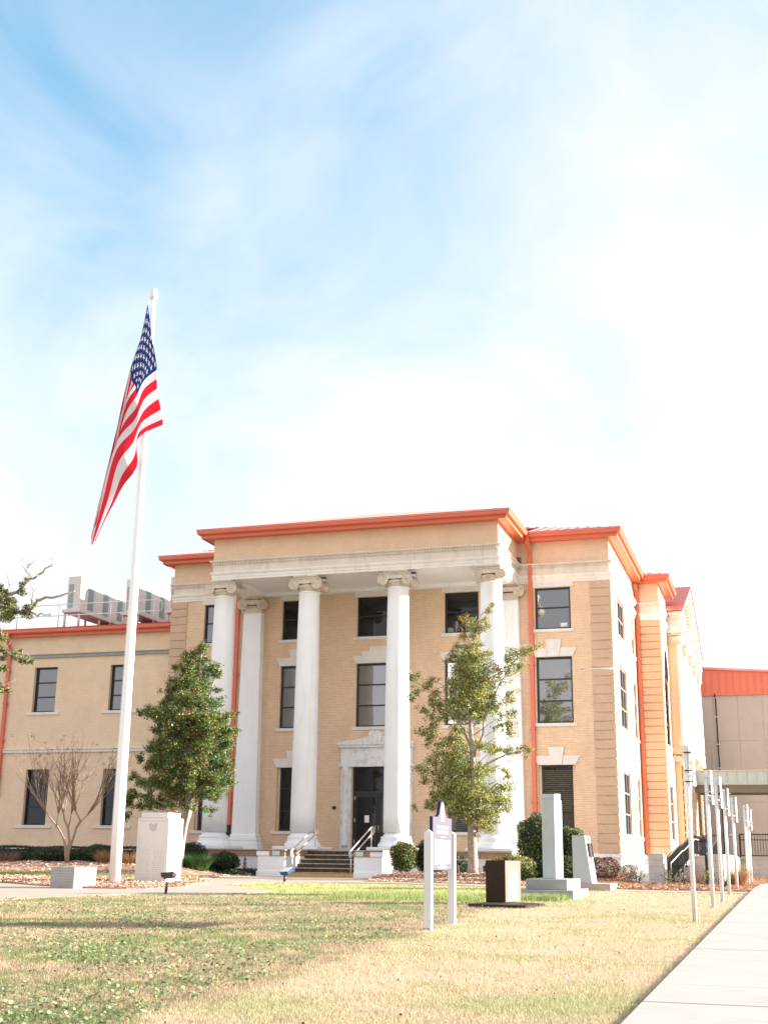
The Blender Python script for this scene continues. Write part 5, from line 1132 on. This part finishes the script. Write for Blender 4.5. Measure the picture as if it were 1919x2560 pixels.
x = -2.5
while x > -3.6: inst('picket', me_p2, fn, (x-2, -1.1, 0)); x -= .125
# ------------------------------------------------------------------ covered walkway
cw = thing('covered_walkway', 'enclosed walkway bridge with frosted glass panels over a dark steel beam', 'walkway', (0, 80, 0))
x = -5.35
for i in range(30):
    inst('frosted_panel', MB().box(0, .50, 0, .03, 0, .72).mesh('frosted_panel', M['frost']), cw, (x+.04, 0, 5.40)); inst('mullion', MB().box(-.045, .045, -.05, .06, 0, .74).mesh('mullion', M['gbeam2']), cw, (x, 0, 5.39)); x += .585
MB().box(-5.35, 12, 79.93, 80.1, 6.125, 6.19).box(-5.35, 12, 79.93, 80.1, 5.30, 5.39).build('rail', M['gbeam2'], cw)
MB().box(-5.35, 12, 79.98, 83.4, 5.06, 5.30).box(-5.35, 12, 79.9, 80.2, 4.84, 5.07).box(-5.35, 12, 83.2, 83.4, 4.84, 5.07).build('beam', M['gbeam'], cw)
for x in (-3, 0, 3): MB().box(x, x+.12, 80.2, 83.2, 4.90, 5.055).build('cross_beam', M['gbeam2'], cw)
MB().box(-4.75, -4.6, 79.95, 80.1, .9, 4.84).build('column', M['gbeam'], cw)
MB().box(-5.3, 12, 83.5, 83.6, 5.3, 6.2).build('rear_parapet', M['gbeam2'], cw)
# ------------------------------------------------------------------ building behind
bb_ = thing('warehouse_building', 'taupe concrete building with coral metal parapet behind the courthouse', 'building', (2, 95, 0))
for i in range(-6, 12):
    x = -5.95+i*1.75
    for z0_, z1_ in ((-.1, 4.9), (4.915, 9.27), (9.285, 12.62)):
        o = MB().box(x+.008, x+1.742, 95, 95.2, z0_, z1_).build('wall_panel', M['stucco'], bb_); bev(o, .012)
MB().box(-16.4, 15, 95.03, 110, 0, 12.6).build('wall_core', M['stucco'], bb_)
for i in range(-20, 42):
    x = -5.7+i*.51; f = lambda x: 14.62-(x+5.4)*.075
    b = MB(); b.hexa([(x, 94.86, 12.6), (x+.5, 94.86, 12.6), (x+.5, 95.0, 12.6), (x, 95.0, 12.6)], [(x, 94.86, f(x)), (x+.5, 94.86, f(x+.5)), (x+.5, 95.0, f(x+.5)), (x, 95.0, f(x))])
    b.hexa([(x-.02, 94.80, 12.6), (x+.02, 94.80, 12.6), (x+.02, 94.87, 12.6), (x-.02, 94.87, 12.6)], [(x-.02, 94.80, f(x)), (x+.02, 94.80, f(x)), (x+.02, 94.87, f(x)), (x-.02, 94.87, f(x))])
    b.build('parapet_panel', M['redpanel'], bb_)
b = MB().hexa([(-16, 94.72, f(-16)), (16, 94.72, f(16)), (16, 95.3, f(16)), (-16, 95.3, f(-16))], [(-16, 94.72, f(-16)+.16), (16, 94.72, f(16)+.16), (16, 95.3, f(16)+.16), (-16, 95.3, f(-16)+.16)]); b.build('parapet_cap', M['redroof'], bb_)
o = MB().tube([(-3.99, 94.9, 12.4), (-3.97, 94.9, 1)], .045, 8).tube([(-4.03, 94.9, 12.75), (-4.02, 94.9, 12.5)], .06, 8).build('conduit', M['black'], bb_)
for z in (11, 9, 7.3): MB().box(-4.12, -3.86, 94.84, 94.99, z, z+.05).build('conduit_clip', M['letter'], bb_)
MB().tube([(-4.45, 94.95, 8.4), (-4.45, 94.95, 6)], .02, 6).build('conduit', M['gbeam2'], bb_)
# ------------------------------------------------------------------ vegetation
def leaf_arrays(C, size, elong=2.2, fold=.35, up=0.15, droop=None):
    n = len(C); d = rng.normal(0, 1, (n, 3)); d[:, 2] += up; d /= np.linalg.norm(d, axis=1)[:, None]
    r_ = rng.normal(0, 1, (n, 3)); s = np.cross(d, r_); s /= np.linalg.norm(s, axis=1)[:, None]; nn = np.cross(d, s)
    L_ = (size*rng.uniform(.6, 1.3, n))[:, None]; W_ = L_/elong
    a = C-d*L_*.5; t = C+d*L_*.5; l = C+s*W_*.5+nn*W_*fold; r2 = C-s*W_*.5+nn*W_*fold
    V = np.stack([a, r2, t, l], 1).reshape(-1, 3); i = np.arange(n)*4
    F_ = np.concatenate([np.stack([i, i+1, i+2], 1), np.stack([i, i+2, i+3], 1)])
    return V, F_
def leaves(name, C, size, mt, parent, **k):
    V, F_ = leaf_arrays(np.asarray(C), size, **k); off = Vector((0, 0, 0)); p = parent
    while p is not None: off += p.location; p = p.parent
    return inst(name, raw_mesh(name, V-np.array(off), F_, M[mt] if isinstance(mt, str) else mt), parent)
def ballpts(n, r_, power=.5):
    d = rng.normal(0, 1, (n, 3)); d /= np.linalg.norm(d, axis=1)[:, None]; return d*(r_*rng.uniform(0, 1, n)**power)[:, None]
BD = .055
def holly(name, label, clumps, y0, base, dens, size, axis, trunk, limbs, depth, bright, sparse=1.0):
    t = thing(name, label, 'tree', (base[0], y0, base[1]))
    L, B, G_ = [], [], []
    for (x, z, r_) in clumps:
        hw = depth(z); ax = axis(z); k = min(1, abs(x-ax)/max(hw, .1)); dd = hw*math.sqrt(max(0, 1-k*k))
        ys_ = [0.0] if dd < .4 else [-dd*.62, dd*.2, dd*.7]
        for q, yo in enumerate(ys_):
            n = int(dens*(r_/.4)**2.0*(1.0 if q == 0 else .75)); yy_ = y0+yo+random.uniform(-.15, .15)
            sub = [(random.gauss(0, r_*.38), random.gauss(0, r_*.38), random.gauss(0, r_*.34)) for _ in range(13)]
            for (sx, sy, sz) in sub:
                m_ = n//13; P = (ballpts(m_, r_*.55, .75)+rng.normal(0, r_*.07, (m_, 3)))*np.array([1, 1, .8])+np.array([x+sx, yy_+sy, z+sz]); L.append(P)
                if q == 0: B.append(P[:max(1, int(m_*BD))]+rng.normal(0, .02, (max(1, int(m_*BD)), 3)))
    L = np.concatenate(L); B = np.concatenate(B); h = rng.uniform(0, 1, len(L))
    leaves('crown', L[h > bright], size, 'leaf', t, elong=2.0); 
    if bright > 0: leaves('crown', L[h <= bright], size*1.05, 'leaf_sunlit', t, elong=2.0)
    # berries: small octahedra in clusters
    B = np.repeat(B, 3, axis=0)+rng.normal(0, .035, (len(B)*3, 3)); n = len(B); r_ = rng.uniform(.011, .019, n)[:, None]
    dirs = np.array([[1, 0, 0], [0, 1, 0], [-1, 0, 0], [0, -1, 0], [0, 0, 1], [0, 0, -1]], float)
    V = (B[:, None, :]+dirs[None]*r_[:, None]).reshape(-1, 3); f = np.array([[0, 1, 4], [1, 2, 4], [2, 3, 4], [3, 0, 4], [1, 0, 5], [2, 1, 5], [3, 2, 5], [0, 3, 5]]); F_ = (np.arange(n)[:, None, None]*6+f[None]).reshape(-1, 3)
    o = inst('berries', raw_mesh('berries', V-np.array(t.location), F_, M['berry']), t); o['kind'] = 'stuff'
    b = MB(); b.tube(*trunk, 12); b.build('trunk', M['bark_pale'], t)
    b = MB()
    for pts, r0, r1 in limbs: n = len(pts); b.tube(pts, [r0+(r1-r0)*i/(n-1) for i in range(n)], 7)
    # twigs towards clumps
    for (x, z, r_) in clumps[::2]:
        ax = axis(z-.6); y = y0+random.uniform(-.3, .3); b.tube([(ax, y0, z-.8), ((ax+x)/2, (y0+y)/2, z-.30), (x, y, z+.05)], [.022, .014, .006], 5)
    b.build('limbs', M['bark_pale'], t); return t
YT1 = 46.0
ax1 = lambda z: -22.78+max(0, z-2)*.06
holly('holly_tree', 'dense dark green holly tree with red berries in front of the leftmost column', HOLLY_LEFT, YT1, (-22.85, gz(-22.9, 46)), 900, .080, ax1,
      ([(-22.95, YT1, .3), (-22.90, YT1, .7), (-22.82, YT1, 1.3), (-22.70, YT1, 2.0), (-22.50, YT1, 2.5), (-22.55, YT1, 4.0), (-22.5, YT1, 5.5), (-22.4, YT1, 7), (-22.3, YT1, 8.8)], [.30, .25, .21, .18, .15, .11, .08, .05, .02]),
      [([(-22.78, YT1-.05, .8), (-22.62, YT1-.1, 1.5), (-22.48, YT1-.15, 2.2), (-22.3, YT1-.2, 3.0)], .09, .05), ([(-22.7, YT1, 2.2), (-23.4, YT1, 2.7), (-24.3, YT1, 3.0)], .05, .02), ([(-22.6, YT1, 3), (-21.8, YT1, 3.6), (-21.1, YT1, 4.4)], .05, .02), ([(-22.5, YT1, 5), (-23.6, YT1, 5.9), (-24.8, YT1, 6.4)], .045, .015), ([(-22.5, YT1, 6), (-21.9, YT1, 6.9), (-21.6, YT1, 7.9)], .04, .015)],
      lambda z: 1.5 if z < 6 else max(.25, 1.5-(z-6)*.45), .16)
YT2 = 46.3
ax2 = lambda z: -11.0+max(0, z-5)*.02
holly('holly_tree', 'loose berry covered holly tree with pale forked trunk between the two right columns', HOLLY_RIGHT, YT2, (-10.98, gz(-11, 46.3)), 560, .074, ax2,
      ([(-10.96, YT2, .15), (-10.97, YT2, .45), (-10.98, YT2, .9), (-11.0, YT2, 1.6), (-10.99, YT2, 2.4), (-10.96, YT2, 3.5), (-10.97, YT2, 4.75), (-11.05, YT2, 6.0), (-11.08, YT2, 7.6), (-10.95, YT2, 9.3), (-10.5, YT2, 10.1)], [.30, .215, .185, .175, .15, .12, .10, .075, .05, .03, .01]),
      [([(-10.97, YT2, 4.4), (-10.75, YT2, 4.9), (-10.55, YT2, 5.3), (-10.5, YT2, 5.9), (-10.35, YT2, 6.5), (-10.0, YT2, 7.4)], .07, .02), ([(-10.5, YT2, 5.9), (-9.9, YT2, 7.2), (-9.3, YT2, 8.1), (-8.4, YT2, 8.65)], .04, .012), ([(-10.97, YT2, 4.7), (-11.3, YT2, 5.5), (-11.8, YT2, 6.4), (-12.5, YT2, 7.0), (-13.2, YT2, 7.4)], .05, .012), ([(-10.97, YT2, 3.6), (-11.7, YT2, 4.2), (-12.6, YT2, 4.4)], .045, .012), ([(-10.98, YT2, 2.8), (-10.3, YT2, 3.3), (-9.7, YT2, 3.8)], .04, .01), ([(-10.5, YT2, 4.2), (-9.6, YT2, 4.6), (-8.8, YT2, 4.75)], .03, .01)],
      lambda z: 1.1 if z < 6 else max(.2, 1.1-(z-6)*.25), .60)
# bare crepe myrtle
cm = thing('crepe_myrtle', 'bare multi stemmed crepe myrtle with dark seed heads in front of the left wing', 'tree', (-27.85, 46, gz(-27.85, 46)))
b = MB(); tips = []
def grow(p, d, L_, r_, lev):
    n = 4; pts = [p]; q = Vector(p); dd = Vector(d).normalized()
    for i in range(n):
        dd = (dd+Vector((random.gauss(0, .07), random.gauss(0, .07), random.gauss(.04, .04)))).normalized(); q = q+dd*L_/n; pts.append(q.copy())
    b.tube(pts, [r_*(1-.5*i/n) for i in range(n+1)], 5)
    if lev == 0: tips.append(pts[-1]); return
    for k in range(3 if lev > 1 else 2):
        j = random.choice((2, 3, 4)); nd_ = (dd+Vector((random.gauss(0, .42), random.gauss(0, .42), .25))).normalized(); grow(pts[j], nd_, L_*random.uniform(.6, .95), r_*.55, lev-1)
stems = []
for st in CREPE_STEMS:
    pts = [(x, 46+(.25 if i > 2 else 0)*random.uniform(-1, 1), z) for i, (x, z) in enumerate(st)]; r0 = .065 if len(st) > 3 else .035
    b.tube(pts, [r0*(1-.5*i/(len(pts)-1)) for i in range(len(pts))], 8); e = Vector(pts[-1]); d = Vector(pts[-1])-Vector(pts[-2])
    for k in range(6): grow(e, (d.normalized()+Vector((random.gauss(0, .25), random.gauss(0, .3), .45))), random.uniform(1.0, 1.45), .024, 2)
b.build('branches', M['bark_brown'], cm)
T = np.array([tuple(t_) for t_ in tips if t_.z > 3.1 or random.random() < .2]); T = T[rng.uniform(0, 1, len(T)) < .35]
leaves('seed_heads', np.repeat(T, 16, axis=0)+rng.normal(0, .045, (len(T)*16, 3)), .05, mat('seed_head', (.10, .05, .04), .9), cm)
# live oak branches reaching in from the left
YO = 24.0
ok = thing('live_oak_tree', 'oak branches with lichen bark and leathery leaves reaching in at the left edge', 'tree', (-19.6, YO, gz(-19, YO)))
b = MB().tube([(-19.6, YO, -.3), (-19.5, YO, 1.5), (-19.2, YO, 3.2), (-18.6, YO, 4.6), (-17.9, YO, 5.4), (-17.08, YO, 5.71)], [.42, .34, .28, .2, .12, .05], 14); b.tube([(-19.4, YO, 2.2), (-20.6, YO+.4, 4.4), (-21.6, YO+.8, 6.6)], [.3, .2, .1], 10); b.build('trunk', M['bark_oak'], ok)
b = MB()
for i, lm in enumerate(OAK_LIMBS):
    n = len(lm); r0 = (.05, .026, .022, .045, .010, .008, .022, .03, .03, .02)[i]
    pts = []
    for j in range(n-1):
        for k in range(3):
            t_ = k/3; pts.append((lm[j][0]*(1-t_)+lm[j+1][0]*t_+random.gauss(0, .008), YO+.12*math.sin(i*2.1+j*.7+t_*.7)+random.gauss(0, .01), lm[j][1]*(1-t_)+lm[j+1][1]*t_+random.gauss(0, .008)))
    pts.append((lm[-1][0], pts[-1][1], lm[-1][1])); m_ = len(pts)
    if i != 0: pass
    else: pts = [(-17.08, YO, 5.71)]+pts; m_ += 1
    b.tube(pts, [max(.005, r0*(1-.65*j/m_)*random.uniform(.85, 1.15)) for j in range(m_)], 7)
    for k in range(9):
        p = pts[random.randrange(1, m_)]; b.tube([p, (p[0]+random.gauss(0, .08), p[1]+random.gauss(0, .08), p[2]+random.uniform(.04, .16)), (p[0]+random.gauss(0, .13), p[1]+random.gauss(0, .1), p[2]+random.uniform(.15, .32))], [.006, .004, .002], 4)
for st, en in (((-18.6, YO, 4.6), (-17.03, YO, 6.01)), ((-18.9, YO, 4.0), (-17.01, YO, 5.11)), ((-18.9, YO, 3.9), (-17.05, YO, 5.48)), ((-19.2, YO, 3.2), (-16.75, YO, 4.29)), ((-17.6, YO, 5.2), (-16.77, YO, 6.0))):
    b.tube([st, ((st[0]+en[0])/2, YO, (st[2]+en[2])/2+.12), en], [.07, .05, .035], 7)
b.build('branches', M['bark_oak'], ok)
L = []
for (x, z, r_) in OAK:
    n = int(150*(r_/.1)**1.6); L.append(ballpts(n, r_*1.15, .6)+np.array([x, YO+random.uniform(-.15, .15), z]))
L2 = []
for i in range(240):
    L2.append(ballpts(60, .3)+np.array([-19.3+random.gauss(0, 1.0), YO+random.gauss(0, 1.2), 6.2+random.gauss(0, 1.1)]))
L2 = np.concatenate(L2); L2 = L2[(L2[:, 0] < -18.3) & (L2[:, 2] < 7.6)]
leaves('crown', np.concatenate(L), .075, 'leaf_oak', ok, elong=2.4); leaves('crown', L2, .085, 'leaf_oak', ok, elong=2.4)

def bush(name, label, x, y, z0, rx, ry, h, n, size, mt, cat='shrub', group=None, power=2.4, mix=None, core=True):
    t = thing(name, label, cat, (x, y, z0), 0, group)
    d = rng.normal(0, 1, (n, 3)); d /= np.linalg.norm(d, axis=1)[:, None]; k = (np.abs(d)**power).sum(1)**(-1/power)
    rr = k*rng.uniform(.84, 1.04, n)*(1+.07*np.sin(d[:, 0]*7+d[:, 2]*5+x)); P = d*rr[:, None]*np.array([rx, ry, h/2])+np.array([x, y, z0+h/2])
    if mix:
        hh = rng.uniform(0, 1, n)+.25*(d[:, 2] < 0); leaves('foliage', P[hh > mix[1]], size, mt, t, elong=1.8); leaves('foliage', P[hh <= mix[1]], size, mix[0], t, elong=1.8)
    else: leaves('foliage', P, size, mt, t, elong=1.8)
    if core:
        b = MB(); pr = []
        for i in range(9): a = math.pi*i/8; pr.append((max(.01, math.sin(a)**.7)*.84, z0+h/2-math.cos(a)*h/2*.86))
        b.lathe(pr, 0, 0, 14); b.v = [(x+vx*rx, y+vy*ry, vz) for vx, vy, vz in b.v]; b.build('dark_core', M['core'], t)  # solid core added against see-through, inner shade put into its colour
    for s in (-.25, 0, .3): MB().tube([(x+s*rx, y, z0-.1), (x+s*rx*.6, y, z0+h*.5)], .02, 5).build('stem', M['bark_brown'], t)
    return t
G = gz
bush('round_shrub', 'tall rounded boxwood shrub standing left behind the obelisk', -8.25, 45.4, G(-8.3, 45.4)+.15, .84, .8, 2.02, 6500, .085, 'leaf_box', mix=('leaf_dark', .45))
bush('round_shrub', 'narrower clipped shrub behind the obelisk, below the right window', -7.2, 45.6, G(-7.2, 45.6)+.05, .52, .5, 1.68, 3200, .08, 'leaf_box', mix=('leaf_dark', .4))
bush('low_shrub', 'low clipped light green shrub left of the obelisk base', -8.75, 42.9, G(-9, 43)+.0, .80, .5, .86, 3400, .07, 'leaf_box', mix=('leaf_sunlit', .45))
bush('low_shrub', 'small dark shrub just behind the obelisk steps', -7.75, 43.3, G(-8, 43.2), .36, .4, .66, 1400, .07, 'leaf_dark')
bush('low_shrub', 'low green shrub right of the obelisk shaft', -7.05, 43.4, G(-7, 43.4), .42, .4, .85, 1500, .075, 'leaf_box', mix=('leaf_dark', .5))
t = bush('bare_shrub', 'leafless brownish round shrub right of the slanted monument', -5.95, 44.6, G(-5.9, 44.6), .52, .5, .74, 2600, .07, 'leaf_brown', core=False)
b = MB()
for i in range(90):
    a = random.uniform(0, 6.28); e = random.uniform(.1, 1.3); L_ = random.uniform(.3, .62); p0 = Vector((-5.95, 44.6, G(-5.95, 44.6))); d = Vector((math.cos(a)*math.cos(e), math.sin(a)*math.cos(e), math.sin(e))); b.tube([p0, p0+d*L_*.5, p0+d*L_], [.008, .006, .003], 4)
b.build('twigs', M['bark_brown'], t)
bush('red_tip_shrub', 'bushy shrub with reddish tips right beside the entrance steps', -13.95, 47.3, G(-14, 47.3)+.12, .52, .5, 1.10, 2600, .075, 'leaf_box', mix=('leaf_red', .16), core=True)
bush('dark_shrub', 'taller dark green shrub behind the red tipped one', -13.1, 48.0, G(-13, 48), .62, .5, 1.25, 3000, .075, 'leaf_dark')
bush('dark_shrub', 'dark shrub between the marker and the holly trunk, against the porch', -12.2, 49.2, G(-12.2, 49), .5, .5, .50, 1200, .07, 'leaf_dark')
bush('small_shrub', 'small leafy shrub just left of the pale forked holly trunk', -11.75, 46.9, G(-11.7, 46.9), .32, .3, .72, 420, .075, 'leaf_dark', core=False)
bush('small_shrub', 'small low shrub just right of the pale forked holly trunk', -10.25, 46.8, G(-10.2, 46.8), .42, .35, .55, 1000, .07, 'leaf_dark', mix=('leaf_red', .06))
# left bed
hd = thing('hedge', 'long dark clipped hedge along the foot of the left wing', 'hedge', (-35, 53.2, G(-35, 53)))
n = 30000; P = np.stack([rng.uniform(-50, -25.4, n), 53.2+rng.choice([-1, 1], n)*.48*rng.uniform(.85, 1.05, n), rng.uniform(.38, 1.05, n)], 1); kk = rng.uniform(0, 1, n) < .45; P[kk, 1] = 53.2+rng.uniform(-.5, .5, kk.sum()); P[kk, 2] = 1.06+rng.normal(0, .03, kk.sum())+.03*np.sin(P[kk, 0]*2.1)
leaves('foliage', P, .07, 'leaf_dark', hd, elong=1.8); MB().box(-50, -25.45, 52.8, 53.6, .35, .98).build('dark_core', M['core'], hd)  # solid box fills the hedge, dark in place of inner shade
bush('clipped_shrub', 'long oval clipped shrub left of the crepe myrtle', -29.1, 47.2, G(-29, 47)+.08, 1.0, .6, .58, 3400, .065, 'leaf_dark', mix=('leaf_box', .25))
bush('clipped_shrub', 'larger oval clipped shrub between crepe myrtle and flagpole', -27.2, 47.6, G(-27, 47)+.05, .95, .6, .72, 3400, .065, 'leaf_dark', mix=('leaf_box', .25))
bush('clipped_shrub', 'small dark clipped shrub just left of the flagpole', -26.2, 47.4, G(-26, 47), .5, .45, .50, 1500, .065, 'leaf_dark')
bush('clipped_shrub', 'dark shrub seen between flagpole and memorial slab', -24.9, 47.6, G(-25, 47), .6, .5, .68, 2000, .065, 'leaf_dark', mix=('leaf_box', .2))
bush('clipped_shrub', 'dark boxy shrub at the porch corner behind the holly trunk', -23.9, 49.2, G(-23.9, 49), .7, .5, .9, 2200, .07, 'leaf_dark')
bush('clipped_shrub', 'dark green shrub in front of the white porch wall, right of the strap leaf clump', -21.75, 48.0, G(-21.8, 48)+.12, .62, .45, .72, 2600, .07, 'leaf_dark', mix=('leaf_box', .15))
bush('clipped_shrub', 'dark shrub at far left of the planting bed', -32.2, 48.5, G(-32, 48), .9, .6, .55, 2200, .065, 'leaf_dark')
def tuft(name, label, x, y, n, h, w_, mt, cat='grass clump', spread=.25, lean=.9, group=None):
    z0 = G(x, y); t = thing(name, label, cat, (x, y, z0), 0, group); seg = 3
    a = rng.uniform(0, 6.28, n); r0 = spread*rng.uniform(0, 1, n)**.5; bx_ = x+r0*np.cos(a); by_ = y+r0*np.sin(a); a2 = a+rng.normal(0, .5, n); hh = h*rng.uniform(.55, 1.15, n); ln = lean*hh*rng.uniform(.2, 1.1, n)
    rows = []
    for k in range(seg+1):
        s = k/seg; px = bx_+ln*np.cos(a2)*s**1.8; py = by_+ln*np.sin(a2)*s**1.8; pz = z0+hh*(s-.35*s*s*(ln/hh)); ww = w_*(1-s)*.5+.001
        rows.append(np.stack([px-ww*np.sin(a2), py+ww*np.cos(a2), pz], 1)); rows.append(np.stack([px+ww*np.sin(a2), py-ww*np.cos(a2), pz], 1))
    V = np.stack(rows, 1).reshape(-1, 3); i = np.arange(n)*(2*(seg+1)); F_ = np.concatenate([np.stack([i+2*k, i+2*k+1, i+2*k+3, i+2*k+2], 1) for k in range(seg)])
    o = inst('blades', raw_mesh('blades', V-np.array(t.location), F_, M[mt]), t); return t
tuft('dry_grass_clump', 'golden dry ornamental grass just left of the flagpole', -26.3, 46.2, 420, .62, .02, 'straw'); tuft('dry_grass_clump', 'golden dry ornamental grass between flagpole and memorial slab', -25.0, 46.2, 480, .62, .02, 'straw', spread=.4)
tuft('dry_grass_clump', 'brown dried grass clump left of the oval shrubs', -30.7, 46.2, 500, .50, .02, 'leaf_brown', spread=.4); tuft('dry_grass_clump', 'brown dried grass at the left end of the bed', -32.2, 46.0, 500, .42, .02, 'leaf_brown', spread=.5)
tuft('strap_leaf_clump', 'big arching green strap leaf clump beside the left holly trunk', -22.4, 46.7, 1500, .72, .028, 'liriope', spread=.5, lean=1.1); tuft('strap_leaf_clump', 'smaller green strap leaf clump next to the memorial slab', -23.3, 46.4, 700, .55, .026, 'liriope', spread=.35, lean=1.0)
tuft('dry_grass_clump', 'golden dry grass clump by the far sign posts', -1.45, 43.2, 800, .72, .016, 'straw', spread=.22, lean=.75)
gc = thing('ground_cover', 'low green ground cover strip along the white porch wall', 'ground cover', (-20.9, 49.3, .3))
n = 5200; x = rng.uniform(-22.4, -20.45, n); y = rng.uniform(47.2, 49.8, n); z = gzv(x, y)+rng.uniform(.02, .2, n)*(1+.5*np.sin(x*5)); leaves('foliage', np.stack([x, y, z], 1), .09, 'leaf_dark', gc, elong=3)['kind'] = 'stuff'
t = thing('ti_plant', 'slim maroon leafed plant against the white porch wall', 'plant', (-20.95, 48.2, G(-20.9, 48.2)))
for i in range(16):
    a = i*2.4; z = t.location.z+.15+i*.035; r_ = .12-.003*i; MB().tube([(-20.95, 48.2, z), (-20.95+r_*.6*math.cos(a), 48.2+r_*.6*math.sin(a), z+.09), (-20.95+r_*math.cos(a), 48.2+r_*math.sin(a), z+.13)], [.012, .02, .003], 5).build('leaf', M['ti'], t)
MB().tube([(-20.95, 48.2, t.location.z), (-20.95, 48.2, t.location.z+.6)], .015, 5).build('stem', M['ti'], t)
def sprig(label, x, y, h, n, mt='leaf_box'):
    z0 = G(x, y); t = thing('young_shrub', label, 'shrub', (x, y, z0), 0, 'young shrubs along the right bed'); b = MB(); tp = []
    for i in range(7):
        a = random.uniform(0, 6.28); p = [(x, y, z0), (x+.12*math.cos(a), y+.12*math.sin(a), z0+h*.5), (x+.24*math.cos(a), y+.24*math.sin(a), z0+h*random.uniform(.7, 1.05))]; b.tube(p, [.008, .006, .003], 4); tp += p[1:]
    b.build('stems', M['bark_brown'], t); T = np.array(tp); leaves('foliage', np.repeat(T, n, axis=0)+rng.normal(0, .07, (len(T)*n, 3)), .06, mt, t)
sprig('sparse young shrub close right of the bare brown shrub', -5.55, 46.0, .62, 9); sprig('sparse young shrub under the corner downspout', -4.75, 44.2, .50, 16); sprig('sparse young shrub left of the concrete block pier', -5.1, 45.2, .55, 10, 'leaf_dark')
sprig('sparse young shrub in front of the ramp railing foot', -3.65, 43.0, .50, 12, 'leaf_dark'); sprig('sparse young shrub in front of the ramp wall middle', -3.1, 42.9, .45, 9, 'leaf_dark'); sprig('sparse young shrub in front of the second block wall', -2.1, 43.0, .5, 8)
sprig('sparse young shrub between ramp wall and block wall', -2.6, 43.3, .55, 7)
tuft('yucca_plant', 'spiky green plant at the right edge by the retaining wall', -.15, 56.5, 110, 1.0, .05, 'leaf_box', cat='plant', spread=.15, lean=.7)
tuft('young_grass', 'small green plant beside the fifth sign post', -1.75, 41.0, 60, .45, .03, 'liriope', cat='plant', spread=.08, lean=.8)
t = thing('garden_stones', 'two flat grey stones at the foot of the right cheek wall', 'stones', (-14.75, 47.9, 0)); 
for dx, s in ((0, 1), (.55, .9)): o = lpart('stone', MB().box(-.2*s, .2*s, -.15, .15, -.02, .11*s), 'graycon', t, .045, (dx, 0, G(-14.7+dx, 47.9)))
